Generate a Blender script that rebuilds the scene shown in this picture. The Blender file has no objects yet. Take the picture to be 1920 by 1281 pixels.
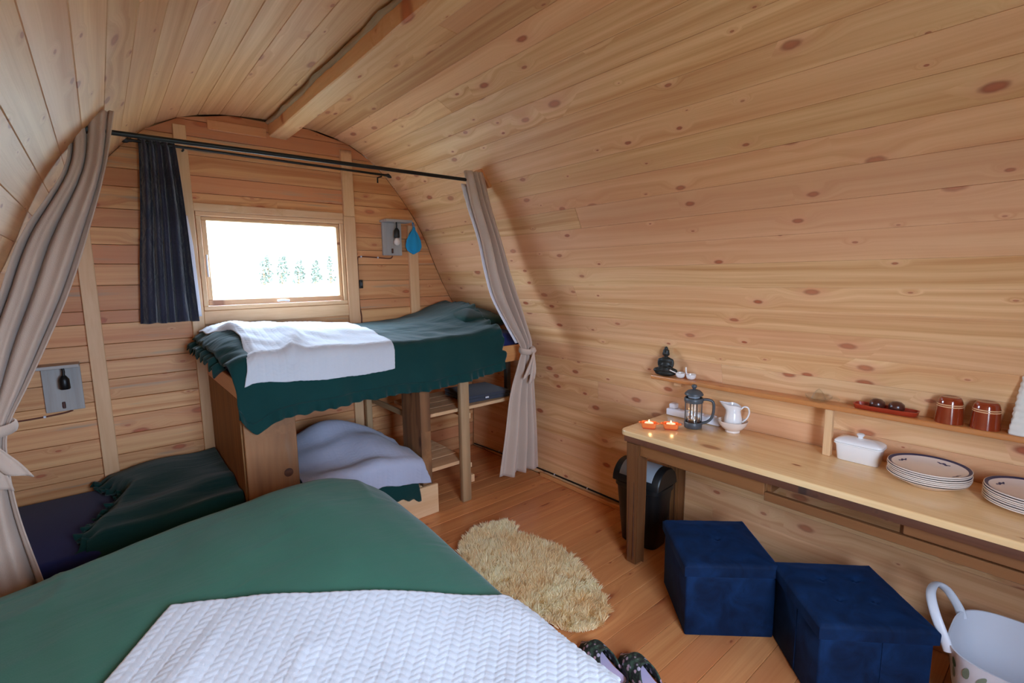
import bpy, bmesh, math, random
from mathutils import Vector, Matrix, noise

# ------------------------------------------------------------------ camera, world, light, exposure
scene = bpy.context.scene
col = scene.collection
CAM_H = 1.60
YAW, PITCH, ROLL, FPX = 0.694537, 0.133677, 0.01463, 919.44


def setup_camera():
    fwd = Vector((math.sin(YAW) * math.cos(PITCH), math.cos(YAW) * math.cos(PITCH), -math.sin(PITCH)))
    right = Vector((math.cos(YAW), -math.sin(YAW), 0))
    down = fwd.cross(right)
    c, s = math.cos(ROLL), math.sin(ROLL)
    r = c * right + s * down
    d = -s * right + c * down
    m = Matrix.Identity(4)
    for i, v in enumerate((r, -d, -fwd)):
        for j in range(3):
            m[j][i] = v[j]
    m.translation = (0, 0, CAM_H)
    cd = bpy.data.cameras.new('camera')
    cd.sensor_fit = 'HORIZONTAL'
    cd.sensor_width = 36
    cd.lens = FPX / 1920 * 36
    cd.clip_start = 0.02
    o = bpy.data.objects.new('camera', cd)
    o.matrix_world = m
    col.objects.link(o)
    scene.camera = o


setup_camera()

SKY = 1.0
EXPOSURE = 4.95
world = bpy.data.worlds.new('overcast_sky')
scene.world = world
world.use_nodes = True
wn = world.node_tree
wn.nodes['Background'].inputs['Color'].default_value = (0.75, 0.965, 1.27, 1)
wn.nodes['Background'].inputs['Strength'].default_value = SKY

scene.view_settings.view_transform = 'Standard'
scene.view_settings.look = 'None'
scene.view_settings.gamma = 1
scene.view_settings.use_curve_mapping = False
scene.view_settings.exposure = EXPOSURE
scene.cycles.use_denoising = True
scene.cycles.max_bounces = 14
scene.cycles.diffuse_bounces = 8
scene.cycles.glossy_bounces = 4
scene.cycles.transmission_bounces = 8
scene.cycles.transparent_max_bounces = 12
scene.cycles.sample_clamp_indirect = 8
scene.cycles.caustics_reflective = False
scene.cycles.caustics_refractive = False

# room numbers (metres): X across the cabin, Y along it towards the back gable, Z up
XC = 1.0
YB = 3.73          # inner face of the back gable boards
YF = -0.62         # inner face of the front gable
WIN = (0.53, 1.44, 1.43, 2.02)     # back window opening x0 x1 z0 z1
DOOR = (0.20, 1.05, 0.85, 1.98)    # unseen front door opening, sized and placed to shape the daylight


def portal(name, x0, x1, z0, z1, y, inward):
    ld = bpy.data.lights.new(name, 'AREA')
    ld.shape = 'RECTANGLE'
    ld.size, ld.size_y = x1 - x0, z1 - z0
    ld.cycles.is_portal = True
    o = bpy.data.objects.new(name, ld)
    o.location = ((x0 + x1) / 2, y, (z0 + z1) / 2)
    o.rotation_euler = (math.radians(90) if inward > 0 else math.radians(-90), 0, 0)
    col.objects.link(o)


# portals only steer the sampling of the sky through the two openings, they emit nothing themselves
portal('window_portal', *WIN, YB + 0.10, -1)
portal('door_portal', *DOOR, YF - 0.06, +1)

rnd = random.Random(7)

# ------------------------------------------------------------------ helpers


def wmat(o):
    return (wmat(o.parent) @ o.matrix_basis) if o.parent else o.matrix_basis.copy()


def link(name, data, parent=None, M=None):
    o = bpy.data.objects.new(name, data)
    col.objects.link(o)
    M = M or Matrix.Identity(4)
    if parent:
        o.parent = parent
        o.matrix_basis = wmat(parent).inverted() @ M
    else:
        o.matrix_basis = M
    return o


def T(x, y, z):
    return Matrix.Translation((x, y, z))


def RZ(deg):
    return Matrix.Rotation(math.radians(deg), 4, 'Z')


def RX(deg):
    return Matrix.Rotation(math.radians(deg), 4, 'X')


def RY(deg):
    return Matrix.Rotation(math.radians(deg), 4, 'Y')


def mesh(name, verts, faces, mats=None, smooth=False, uvs=None, sharp=None):
    me = bpy.data.meshes.new(name)
    me.from_pydata([tuple(v) for v in verts], [], faces)
    if mats:
        for m in (mats if isinstance(mats, (list, tuple)) else [mats]):
            me.materials.append(m)
    if uvs:
        ul = me.uv_layers.new(name='UVMap')
        for l in me.loops:
            ul.data[l.index].uv = uvs[l.vertex_index]
    if smooth:
        me.polygons.foreach_set('use_smooth', [True] * len(me.polygons))
        if sharp:
            me.set_sharp_from_angle(angle=math.radians(sharp))
    me.update()
    return me


def from_bm(name, bm, mats=None, smooth=False, sharp=None):
    bmesh.ops.recalc_face_normals(bm, faces=bm.faces)
    me = bpy.data.meshes.new(name)
    bm.to_mesh(me)
    bm.free()
    if mats:
        for m in (mats if isinstance(mats, (list, tuple)) else [mats]):
            me.materials.append(m)
    if smooth:
        me.polygons.foreach_set('use_smooth', [True] * len(me.polygons))
        if sharp:
            me.set_sharp_from_angle(angle=math.radians(sharp))
    return me


def tag(o, label, cat, group=None):
    o['label'] = label
    o['category'] = cat
    if group:
        o['group'] = group
    return o


def struct(o):
    o['kind'] = 'structure'
    return o


def thing(name, loc, label, cat, group=None, M=None):
    o = bpy.data.objects.new(name, None)
    o.empty_display_size = 0.05
    col.objects.link(o)
    o.matrix_basis = (T(*loc) @ (M or Matrix.Identity(4)))
    return tag(o, label, cat, group)


BOXCACHE = {}


def box_mesh(L, W, H, mat, bev=0.002, name='box', segs=1):
    key = (round(L, 4), round(W, 4), round(H, 4), mat.name, bev, segs)
    if key in BOXCACHE:
        return BOXCACHE[key]
    bm = bmesh.new()
    bmesh.ops.create_cube(bm, size=1, matrix=Matrix.Diagonal((L, W, H, 1)))
    if bev:
        bmesh.ops.bevel(bm, geom=bm.edges[:], offset=bev, segments=segs, profile=0.5, affect='EDGES')
    me = from_bm(name, bm, mat, smooth=bev > 0 and segs > 1, sharp=40)
    BOXCACHE[key] = me
    return me


AX = {
    'x': Matrix.Identity(4),
    'y': Matrix(((0, -1, 0, 0), (1, 0, 0, 0), (0, 0, 1, 0), (0, 0, 0, 1))),
    'z': Matrix(((0, 0, -1, 0), (0, 1, 0, 0), (1, 0, 0, 0), (0, 0, 0, 1))),
}


def plank(name, x0, x1, y0, y1, z0, z1, mat, parent=None, grain=None, bev=0.002, segs=1, M=None):
    """A board between the given limits (in the frame M); its local X runs along the grain."""
    d = {'x': x1 - x0, 'y': y1 - y0, 'z': z1 - z0}
    g = grain or max(d, key=d.get)
    if g == 'x':
        L, W, H = d['x'], d['y'], d['z']
    elif g == 'y':
        L, W, H = d['y'], d['x'], d['z']
    else:
        L, W, H = d['z'], d['y'], d['x']
    me = box_mesh(L, W, H, mat, bev, name, segs)
    P = T((x0 + x1) / 2, (y0 + y1) / 2, (z0 + z1) / 2) @ AX[g]
    return link(name, me, parent, (M @ P) if M else P)


def lathe_mesh(name, prof, mat, seg=32, sharp=50, arc=None):
    verts, faces = [], []
    n = len(prof)
    for i in range(seg):
        a = 2 * math.pi * i / seg
        for r, z in prof:
            verts.append((r * math.cos(a), r * math.sin(a), z))
    for i in range(seg):
        j = (i + 1) % seg
        for k in range(n - 1):
            a, b, c, d = i * n + k, j * n + k, j * n + k + 1, i * n + k + 1
            faces.append((a, b, c, d))
    bm = bmesh.new()
    vs = [bm.verts.new(v) for v in verts]
    for f in faces:
        bm.faces.new([vs[i] for i in f])
    bmesh.ops.remove_doubles(bm, verts=bm.verts, dist=1e-5)
    bmesh.ops.dissolve_degenerate(bm, edges=bm.edges, dist=1e-6)
    return from_bm(name, bm, mat, True, sharp)


def tube_mesh(name, pts, rad, mat, seg=10, caps=True):
    """Tube through pts; rad a number or a list, or (rx, rz) pairs."""
    pts = [Vector(p) for p in pts]
    n = len(pts)
    rads = rad if isinstance(rad, (list, tuple)) else [rad] * n
    verts, faces = [], []
    up = Vector((0, 0, 1))
    prev = None
    for i, p in enumerate(pts):
        t = (pts[min(i + 1, n - 1)] - pts[max(i - 1, 0)]).normalized()
        if prev is None:
            a = t.cross(up)
            if a.length < 1e-3:
                a = t.cross(Vector((1, 0, 0)))
            a.normalize()
        else:
            a = (prev - t * prev.dot(t)).normalized()
        prev = a
        b = t.cross(a)
        r = rads[i]
        ra, rb = r if isinstance(r, (tuple, list)) else (r, r)
        for k in range(seg):
            an = 2 * math.pi * k / seg
            verts.append(p + a * math.cos(an) * ra + b * math.sin(an) * rb)
    for i in range(n - 1):
        for k in range(seg):
            l = (k + 1) % seg
            faces.append((i * seg + k, i * seg + l, (i + 1) * seg + l, (i + 1) * seg + k))
    if caps:
        faces.append(tuple(range(seg))[::-1])
        faces.append(tuple((n - 1) * seg + k for k in range(seg)))
    bm = bmesh.new()
    vs = [bm.verts.new(v) for v in verts]
    for f in faces:
        bm.faces.new([vs[i] for i in f])
    return from_bm(name, bm, mat, True, 60)


def smooth_pts(pts, n=6):
    """Catmull-Rom through pts."""
    P = [Vector(p) for p in pts]
    out = []
    for i in range(len(P) - 1):
        p0, p1, p2, p3 = P[max(i - 1, 0)], P[i], P[i + 1], P[min(i + 2, len(P) - 1)]
        for k in range(n):
            t = k / n
            out.append(0.5 * ((2 * p1) + (p2 - p0) * t + (2 * p0 - 5 * p1 + 4 * p2 - p3) * t * t + (3 * p1 - p0 - 3 * p2 + p3) * t ** 3))
    out.append(P[-1])
    return out


def interp(xs, ys, x):
    if x <= xs[0]:
        return ys[0]
    for i in range(len(xs) - 1):
        if x <= xs[i + 1]:
            t = (x - xs[i]) / (xs[i + 1] - xs[i])
            return ys[i] + (ys[i + 1] - ys[i]) * t
    return ys[-1]


def sinterp(xs, ys, x):
    """smooth (monotone cubic-ish) interpolation"""
    n = len(xs)
    if x <= xs[0]:
        return ys[0]
    if x >= xs[-1]:
        return ys[-1]
    for i in range(n - 1):
        if x <= xs[i + 1]:
            h = xs[i + 1] - xs[i]
            t = (x - xs[i]) / h
            m0 = (ys[i + 1] - ys[i - 1]) / (xs[i + 1] - xs[i - 1]) if i > 0 else (ys[1] - ys[0]) / h
            m1 = (ys[i + 2] - ys[i]) / (xs[i + 2] - xs[i]) if i + 2 < n else (ys[i + 1] - ys[i]) / h
            return ((2 * t ** 3 - 3 * t * t + 1) * ys[i] + (t ** 3 - 2 * t * t + t) * h * m0
                    + (-2 * t ** 3 + 3 * t * t) * ys[i + 1] + (t ** 3 - t * t) * h * m1)


def sstep(a, b, x):
    t = max(0.0, min(1.0, (x - a) / (b - a)))
    return t * t * (3 - 2 * t)


def nz(x, y, z=0.0):
    return noise.noise(Vector((x, y, z)))


def grid_mesh(name, fn, nu, nv, mat, uvscale=(1, 1), smooth=True, double=None):
    """fn(u,v) -> point for u,v in 0..1; uv layer in metres via uvscale"""
    verts, faces, uvs = [], [], []
    for j in range(nv + 1):
        for i in range(nu + 1):
            u, v = i / nu, j / nv
            verts.append(fn(u, v))
            uvs.append((u * uvscale[0], v * uvscale[1]))
    for j in range(nv):
        for i in range(nu):
            a = j * (nu + 1) + i
            faces.append((a, a + 1, a + nu + 2, a + nu + 1))
    return mesh(name, verts, faces, mat, smooth, uvs)


def solidify(o, th, offset=1.0):
    m = o.modifiers.new('thickness', 'SOLIDIFY')
    m.thickness = th
    m.offset = offset
    return o


# ------------------------------------------------------------------ materials


class NT:
    def __init__(self, name):
        self.m = bpy.data.materials.new(name)
        self.m.use_nodes = True
        self.t = self.m.node_tree
        self.b = self.t.nodes['Principled BSDF']
        self.out = self.t.nodes['Material Output']

    def n(self, kind, **kw):
        nd = self.t.nodes.new(kind)
        for k, v in kw.items():
            if k == 'ins':
                for kk, vv in v.items():
                    self.set(nd.inputs[kk], vv)
            else:
                setattr(nd, k, v)
        return nd

    def set(self, sock, v):
        if hasattr(v, 'is_output') or isinstance(v, bpy.types.NodeSocket):
            self.t.links.new(v, sock)
        else:
            sock.default_value = v

    def math(self, op, a, b=None, c=None, clamp=False):
        nd = self.n('ShaderNodeMath', operation=op, use_clamp=clamp)
        self.set(nd.inputs[0], a)
        if b is not None:
            self.set(nd.inputs[1], b)
        if c is not None:
            self.set(nd.inputs[2], c)
        return nd.outputs[0]

    def mix(self, fac, a, b, mode='MIX'):
        nd = self.n('ShaderNodeMix', data_type='RGBA', blend_type=mode)
        self.set(nd.inputs[0], fac)
        self.set(nd.inputs[6], a)
        self.set(nd.inputs[7], b)
        return nd.outputs[2]

    def ramp(self, fac, stops):
        nd = self.n('ShaderNodeValToRGB')
        cr = nd.color_ramp
        while len(cr.elements) < len(stops):
            cr.elements.new(0.5)
        for e, (p, c) in zip(cr.elements, stops):
            e.position = p
            e.color = c
        self.set(nd.inputs[0], fac)
        return nd.outputs[0]

    def maprange(self, v, a, b, c=0.0, d=1.0, smooth=True):
        nd = self.n('ShaderNodeMapRange', interpolation_type='SMOOTHSTEP' if smooth else 'LINEAR', clamp=True) if smooth else self.n('ShaderNodeMapRange', clamp=True)
        for i, x in enumerate((v, a, b, c, d)):
            self.set(nd.inputs[i], x)
        return nd.outputs[0]

    def noise(self, vec, scale, detail=2.0, rough=0.5, dist=0.0, dim='3D'):
        nd = self.n('ShaderNodeTexNoise', noise_dimensions=dim)
        if vec is not None:
            self.set(nd.inputs['Vector'], vec)
        nd.inputs['Scale'].default_value = scale
        nd.inputs['Detail'].default_value = detail
        nd.inputs['Roughness'].default_value = rough
        nd.inputs['Distortion'].default_value = dist
        return nd.outputs['Fac']

    def bump(self, h, strength=0.3, dist=0.01):
        nd = self.n('ShaderNodeBump')
        nd.inputs['Strength'].default_value = strength
        nd.inputs['Distance'].default_value = dist
        self.set(nd.inputs['Height'], h)
        self.set(self.b.inputs['Normal'], nd.outputs[0])

    def P(self, **kw):
        for k, v in kw.items():
            self.set(self.b.inputs[k.replace('_', ' ')], v)
        return self


def srgb(r, g, b):
    f = lambda c: (c / 255 / 12.92) if c / 255 <= 0.04045 else ((c / 255 + 0.055) / 1.055) ** 2.4
    return (f(r), f(g), f(b), 1)


def wood(name, light, dark, knot=(95, 42, 22), tint=(205, 130, 90), ks=(3.0, 7.0), kd=0.5, rough=0.45, spec=0.4,
         stain=0.0, stain_col=(150, 140, 120), tintvar=0.5, valvar=0.22, contrast=1.0, coat=0.0, sat=1.0):
    t = NT(name)
    tc = t.n('ShaderNodeTexCoord')
    oi = t.n('ShaderNodeObjectInfo')
    r = oi.outputs['Random']
    off = t.n('ShaderNodeCombineXYZ', ins={0: t.math('MULTIPLY', r, 61.7), 1: t.math('MULTIPLY', r, 137.3), 2: t.math('MULTIPLY', r, 23.1)})
    vec = t.n('ShaderNodeVectorMath', operation='ADD', ins={0: tc.outputs['Object'], 1: off.outputs[0]}).outputs[0]
    # slow wobble of the grain
    wob = t.noise(t.n('ShaderNodeVectorMath', operation='MULTIPLY', ins={0: vec, 1: (0.9, 3.0, 3.0)}).outputs[0], 1.0, 2.0)
    # knots
    kv = t.n('ShaderNodeVectorMath', operation='MULTIPLY', ins={0: vec, 1: (ks[0], ks[1], 0.0)}).outputs[0]
    vo = t.n('ShaderNodeTexVoronoi', voronoi_dimensions='2D', feature='F1')
    t.set(vo.inputs['Vector'], kv)
    vo.inputs['Scale'].default_value = 1.0
    vo.inputs['Randomness'].default_value = 0.9
    sep = t.n('ShaderNodeSeparateColor', ins={0: vo.outputs['Color']})
    thr = t.math('ADD', 0.028, t.math('MULTIPLY', t.math('POWER', t.maprange(sep.outputs[0], 1.0 - kd, 1.0, 0.0, 1.0, smooth=False), 2.2), 0.150))
    has = t.math('GREATER_THAN', sep.outputs[0], 1.0 - kd)
    d = t.math('ADD', vo.outputs['Distance'], t.math('MULTIPLY', t.math('SUBTRACT', t.noise(vec, 40.0, 1.0), 0.5), 0.035))
    ratio = t.math('DIVIDE', d, thr)
    core = t.math('MULTIPLY', t.maprange(ratio, 0.55, 1.15, 1.0, 0.0), t.math('MULTIPLY', has, t.maprange(sep.outputs[1], 0.0, 1.0, 0.6, 1.0, smooth=False)))
    ring = t.math('MULTIPLY', t.maprange(ratio, 0.8, 2.6, 1.0, 0.0), has)
    near = t.math('MULTIPLY', t.maprange(ratio, 0.9, 5.0, 1.0, 0.0), has)
    # grain: long streaks pushed aside by the knots
    sv = t.n('ShaderNodeSeparateXYZ', ins={0: vec})
    gy = t.math('ADD', t.math('ADD', sv.outputs[1], t.math('MULTIPLY', wob, 0.06)), t.math('MULTIPLY', near, 0.035))
    gv = t.n('ShaderNodeCombineXYZ', ins={0: t.math('MULTIPLY', sv.outputs[0], 0.55), 1: t.math('MULTIPLY', gy, 26.0), 2: t.math('MULTIPLY', sv.outputs[2], 8.0)}).outputs[0]
    g1 = t.noise(gv, 1.0, 3.0, 0.55)
    gf = t.n('ShaderNodeCombineXYZ', ins={0: t.math('MULTIPLY', sv.outputs[0], 3.0), 1: t.math('MULTIPLY', gy, 170.0), 2: t.math('MULTIPLY', sv.outputs[2], 60.0)}).outputs[0]
    g2 = t.noise(gf, 1.0, 2.0, 0.6)
    broad = t.noise(t.n('ShaderNodeVectorMath', operation='MULTIPLY', ins={0: vec, 1: (0.6, 9.0, 4.0)}).outputs[0], 1.0, 2.0)
    c = t.ramp(g1, [(0.5 - 0.24 / contrast, srgb(*dark)), (0.5 + 0.16 / contrast, srgb(*light))])
    c = t.mix(t.maprange(g2, 0.35, 0.75, 0.0, 0.35), c, t.mix(1.0, c, (0.80, 0.66, 0.52, 1), 'MULTIPLY'))
    # per-board hue and value
    r2 = t.math('FRACT', t.math('MULTIPLY', r, 7.31))
    r3 = t.math('FRACT', t.math('MULTIPLY', r, 17.77))
    c = t.mix(t.math('MULTIPLY', t.math('MULTIPLY', r2, r2), tintvar), c, srgb(*tint))
    c = t.mix(t.maprange(broad, 0.45, 0.75, 0.0, 0.30), c, srgb(*tint))
    if stain:
        sn = t.noise(t.n('ShaderNodeVectorMath', operation='MULTIPLY', ins={0: vec, 1: (1.6, 22.0, 9.0)}).outputs[0], 1.0, 3.0, 0.6)
        c = t.mix(t.maprange(sn, 0.58, 0.78, 0.0, stain), c, srgb(*stain_col))
    c = t.mix(t.math('MULTIPLY', ring, 0.45), c, srgb(*tint))
    kcol = t.mix(t.maprange(ratio, 0.2, 0.9, 0.0, 0.6), srgb(*[min(255, int(k * 1.45)) for k in knot]), srgb(*knot))
    c = t.mix(t.math('MULTIPLY', core, 0.88), c, kcol)
    hsv = t.n('ShaderNodeHueSaturation', ins={'Color': c, 'Value': t.maprange(r3, 0, 1, 1.0 - valvar, 1.0 + valvar * 0.35, smooth=False), 'Saturation': sat})
    t.P(Base_Color=hsv.outputs[0], Roughness=rough)
    t.b.inputs['Specular IOR Level'].default_value = spec
    if coat:
        t.b.inputs['Coat Weight'].default_value = coat
        t.b.inputs['Coat Roughness'].default_value = 0.22
    t.bump(t.math('ADD', t.math('MULTIPLY', g2, 0.5), g1), 0.12, 0.004)
    return t.m


def cloth(name, c, sheen=0.2, rough=0.9, weave=260.0, var=0.08, wstr=0.12, crease=0.0):
    t = NT(name)
    tc = t.n('ShaderNodeTexCoord')
    n1 = t.noise(tc.outputs['Object'], 3.5, 3.0)
    n2 = t.noise(tc.outputs['Object'], weave, 1.0)
    cc = srgb(*c)
    dk = tuple(x * (1 - 2.2 * var) for x in cc[:3]) + (1,)
    lt = tuple(min(1, x * (1 + 1.2 * var)) for x in cc[:3]) + (1,)
    t.P(Base_Color=t.mix(n1, dk, lt), Roughness=rough)
    t.b.inputs['Sheen Weight'].default_value = sheen
    t.b.inputs['Specular IOR Level'].default_value = 0.15
    h = t.math('MULTIPLY', n2, wstr * 0.004)
    if crease:
        st = t.n('ShaderNodeMapping', ins={'Vector': tc.outputs['Object'], 'Rotation': (0, 0, 0.7), 'Scale': (2.2, 9.0, 5.0)})
        n3 = t.noise(st.outputs[0], 1.0, 3.0, 0.5, 0.6)
        h = t.math('ADD', h, t.math('MULTIPLY', n3, crease))
    t.bump(h, 1.0, 1.0)
    return t.m


def plain(name, c, rough=0.4, metal=0.0, spec=0.5, coat=0.0, var=0.04, nscale=12.0):
    t = NT(name)
    tc = t.n('ShaderNodeTexCoord')
    n1 = t.noise(tc.outputs['Object'], nscale, 3.0)
    cc = srgb(*c)
    t.P(Base_Color=t.mix(n1, tuple(x * (1 - var) for x in cc[:3]) + (1,), tuple(min(1, x * (1 + var)) for x in cc[:3]) + (1,)),
        Roughness=rough, Metallic=metal)
    t.b.inputs['Specular IOR Level'].default_value = spec
    if coat:
        t.b.inputs['Coat Weight'].default_value = coat
        t.b.inputs['Coat Roughness'].default_value = 0.08
    return t.m


def glass_mat(name, tint=(1, 1, 1, 1), amount=0.06):
    t = NT(name)
    tr = t.n('ShaderNodeBsdfTransparent', ins={'Color': tint})
    gl = t.n('ShaderNodeBsdfGlossy', ins={'Roughness': 0.02})
    lw = t.n('ShaderNodeLayerWeight', ins={'Blend': 0.5})
    fac = t.math('ADD', t.math('MULTIPLY', t.math('POWER', lw.outputs['Facing'], 4.0), 0.45), 0.03 + amount, clamp=True)
    mx = t.n('ShaderNodeMixShader', ins={0: fac, 1: tr.outputs[0], 2: gl.outputs[0]})
    t.t.links.new(mx.outputs[0], t.out.inputs['Surface'])
    return t.m


M_WALL = wood('pine_cladding', (239, 196, 146), (212, 156, 104), contrast=1.35, knot=(118, 54, 32), tint=(224, 162, 126), ks=(3.9, 8.5), kd=0.58, rough=0.42, tintvar=0.6, valvar=0.08)
M_CEIL = wood('pine_ceiling', (229, 184, 134), (200, 144, 94), knot=(112, 54, 34), tint=(206, 142, 104), contrast=1.2, ks=(3.4, 8.5), kd=0.42, rough=0.45, tintvar=0.6, valvar=0.14)
M_BACK = wood('pine_gable', (234, 182, 126), (204, 138, 84), contrast=1.45, knot=(130, 62, 36), tint=(204, 132, 90), ks=(3.2, 8.0), kd=0.45, rough=0.5, tintvar=1.0, valvar=0.16, stain=0.75, stain_col=(158, 152, 132))
M_STUD = wood('pine_studs', (236, 199, 154), (220, 174, 126), tint=(214, 154, 114), ks=(3.0, 9.0), kd=0.30, rough=0.45, tintvar=0.35, valvar=0.10)
M_FLOOR = wood('varnished_pine_floor', (228, 160, 102), (206, 130, 78), knot=(104, 44, 24), tint=(180, 102, 62), ks=(3.0, 8.0), kd=0.45, rough=0.3, tintvar=0.6, valvar=0.16, coat=0.25)
M_TOP = wood('varnished_table_pine', (234, 198, 146), (222, 180, 126), tint=(214, 164, 112), kd=0.22, rough=0.25, tintvar=0.2, valvar=0.05, coat=0.5)
M_STAIN = wood('brown_stained_wood', (150, 100, 58), (104, 62, 34), knot=(50, 26, 14), tint=(90, 52, 30), kd=0.2, rough=0.5, tintvar=0.4, valvar=0.15)
M_EDGE = wood('dark_rough_edge', (112, 66, 42), (58, 34, 24), knot=(30, 20, 16), tint=(64, 48, 42), ks=(9.0, 9.0), kd=0.4, rough=0.75, tintvar=0.3, valvar=0.1, stain=0.5, stain_col=(62, 54, 52))
M_SHELF = wood('orange_varnished_shelf', (216, 152, 92), (196, 126, 70), tint=(186, 112, 62), kd=0.12, rough=0.3, tintvar=0.3, valvar=0.08, coat=0.3)
M_BEAM = wood('ridge_beam_pine', (236, 194, 144), (218, 164, 112), knot=(130, 60, 34), tint=(214, 152, 106), ks=(3.0, 10.0), kd=0.45, rough=0.5, tintvar=0.3, valvar=0.08)
M_BARK = wood('waney_bark', (176, 146, 110), (112, 92, 68), knot=(50, 36, 26), tint=(104, 88, 70), kd=0.2, rough=0.85, tintvar=0.4, valvar=0.1, stain=0.6, stain_col=(96, 92, 82))
M_OLD = wood('weathered_brown_plank', (158, 110, 70), (92, 58, 36), contrast=1.4, knot=(54, 34, 24), tint=(104, 70, 46), kd=0.25, rough=0.6, tintvar=0.4, valvar=0.18, stain=0.4, stain_col=(120, 108, 96))
M_POST = wood('weathered_grey_post', (196, 160, 118), (150, 116, 82), knot=(64, 46, 36), tint=(140, 118, 98), kd=0.2, rough=0.6, tintvar=0.4, valvar=0.12, stain=0.6, stain_col=(134, 126, 120))
M_PLY = wood('brown_plywood', (158, 108, 54), (118, 76, 34), tint=(110, 70, 34), kd=0.1, rough=0.6, tintvar=0.3, valvar=0.05)
M_RAIL = wood('orange_bed_rail', (226, 164, 104), (206, 138, 80), tint=(200, 124, 72), kd=0.25, rough=0.35, tintvar=0.2, valvar=0.06, coat=0.2)
M_SLATE = wood('grey_painted_board', (188, 184, 180), (158, 154, 152), knot=(120, 118, 116), tint=(166, 164, 164), kd=0.02, rough=0.7, tintvar=0.3, valvar=0.06, sat=1.0)
M_DARKW = plain('dark_brown_post', (62, 50, 40), 0.7, var=0.2)

M_GREEN = cloth('green_cotton', (56, 102, 84), sheen=0.15, var=0.10, crease=0.010)
M_DGREEN = cloth('dark_green_cotton', (17, 58, 56), sheen=0.15, var=0.12, crease=0.012)
M_PGREEN = cloth('dark_green_pillow', (20, 50, 44), sheen=0.15, var=0.1)
M_KNIT = cloth('white_knit', (204, 207, 214), sheen=0.25, var=0.03, weave=420, wstr=0.2)
M_GKNIT = cloth('pale_grey_knit', (178, 182, 202), sheen=0.25, var=0.06, weave=420, wstr=0.25)
M_NAVY = cloth('navy_sheet', (34, 42, 92), sheen=0.1, var=0.12)
M_LINEN = cloth('beige_linen', (198, 176, 160), sheen=0.2, var=0.06, weave=330, wstr=0.25)
M_DCURT = cloth('charcoal_curtain', (50, 52, 68), sheen=0.35, var=0.25, weave=60, wstr=0.8, crease=0.03)
M_LINING = cloth('white_lining', (226, 224, 232), sheen=0.1, var=0.03)
M_BLUEC = cloth('turquoise_cloth', (44, 158, 214), sheen=0.2, var=0.1, weave=300)
M_BLACKROD = plain('black_metal', (24, 26, 26), 0.45, spec=0.4)
M_BLACKP = plain('black_plastic', (18, 19, 20), 0.4, spec=0.4)
M_GREYP = plain('dark_grey_plastic', (72, 76, 80), 0.4, spec=0.4)
M_GREYLID = plain('grey_lid_plastic', (132, 138, 146), 0.45)
M_WHITEC = plain('white_ceramic', (232, 230, 228), 0.18, coat=0.4, var=0.02)
M_CREAMC = plain('cream_ceramic', (228, 214, 202), 0.25, coat=0.3, var=0.02)
M_WHITEP = plain('white_plastic', (225, 226, 234), 0.4, var=0.02)
M_NAVYRIM = plain('navy_glaze', (22, 32, 82), 0.4, coat=0.0, var=0.3, nscale=60)
M_ORANGE = plain('orange_glaze', (230, 120, 62), 0.25, coat=0.3, var=0.15, nscale=30)
M_REDG = plain('red_glaze', (196, 66, 44), 0.25, coat=0.3, var=0.1)
M_WAX = plain('white_wax', (244, 226, 220), 0.5, var=0.02)
M_TERRA = plain('terracotta_glaze', (136, 50, 22), 0.16, coat=0.6, var=0.12)
M_STRIPE = plain('cream_stripe_glaze', (226, 176, 130), 0.3, var=0.05)
M_TRAY = plain('red_clay_tray', (160, 50, 28), 0.35, coat=0.2, var=0.15)
M_DBROWN = plain('dark_brown_glaze', (74, 34, 24), 0.3, coat=0.3, var=0.25)
M_BUDDHA = plain('black_stone', (22, 24, 20), 0.5, var=0.2, nscale=40)
M_CHROME = plain('chrome', (200, 200, 200), 0.15, metal=1.0)
M_BROWNCABLE = plain('brown_cable', (104, 52, 34), 0.6)
M_COFFEE = plain('coffee', (50, 28, 18), 0.3)
M_BULB = plain('frosted_bulb', (236, 222, 214), 0.2, coat=0.3, var=0.01)
M_GLASS = glass_mat('clear_glass', (0.97, 0.98, 0.97, 1), 0.05)
M_PANE = glass_mat('window_glass', (0.97, 0.98, 0.98, 1), 0.0)
M_FOLD = cloth('dark_grey_felt', (66, 68, 78), sheen=0.2, var=0.06)
M_LILAC = cloth('lilac_fleece', (214, 192, 224), sheen=0.4, var=0.04)
M_SOLE = plain('black_rubber_sole', (26, 22, 26), 0.7)
M_HIDE = cloth('sheepskin_hide', (236, 208, 156), var=0.1)
M_OUTER = plain('outer_cladding', (120, 88, 60), 0.8, var=0.1)


def velvet():
    t = NT('blue_velvet')
    tc = t.n('ShaderNodeTexCoord')
    n1 = t.noise(tc.outputs['Object'], 9.0, 4.0, 0.6, 0.8)
    n2 = t.noise(tc.outputs['Object'], 400.0, 1.0)
    t.P(Base_Color=t.ramp(n1, [(0.25, srgb(6, 18, 40)), (0.75, srgb(15, 46, 86))]), Roughness=0.75)
    t.b.inputs['Sheen Weight'].default_value = 0.22
    t.b.inputs['Sheen Roughness'].default_value = 0.35
    t.set(t.b.inputs['Sheen Tint'], srgb(60, 120, 200))
    t.b.inputs['Specular IOR Level'].default_value = 0.15
    t.bump(n2, 0.2, 0.002)
    return t.m


M_VELVET = velvet()


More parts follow.
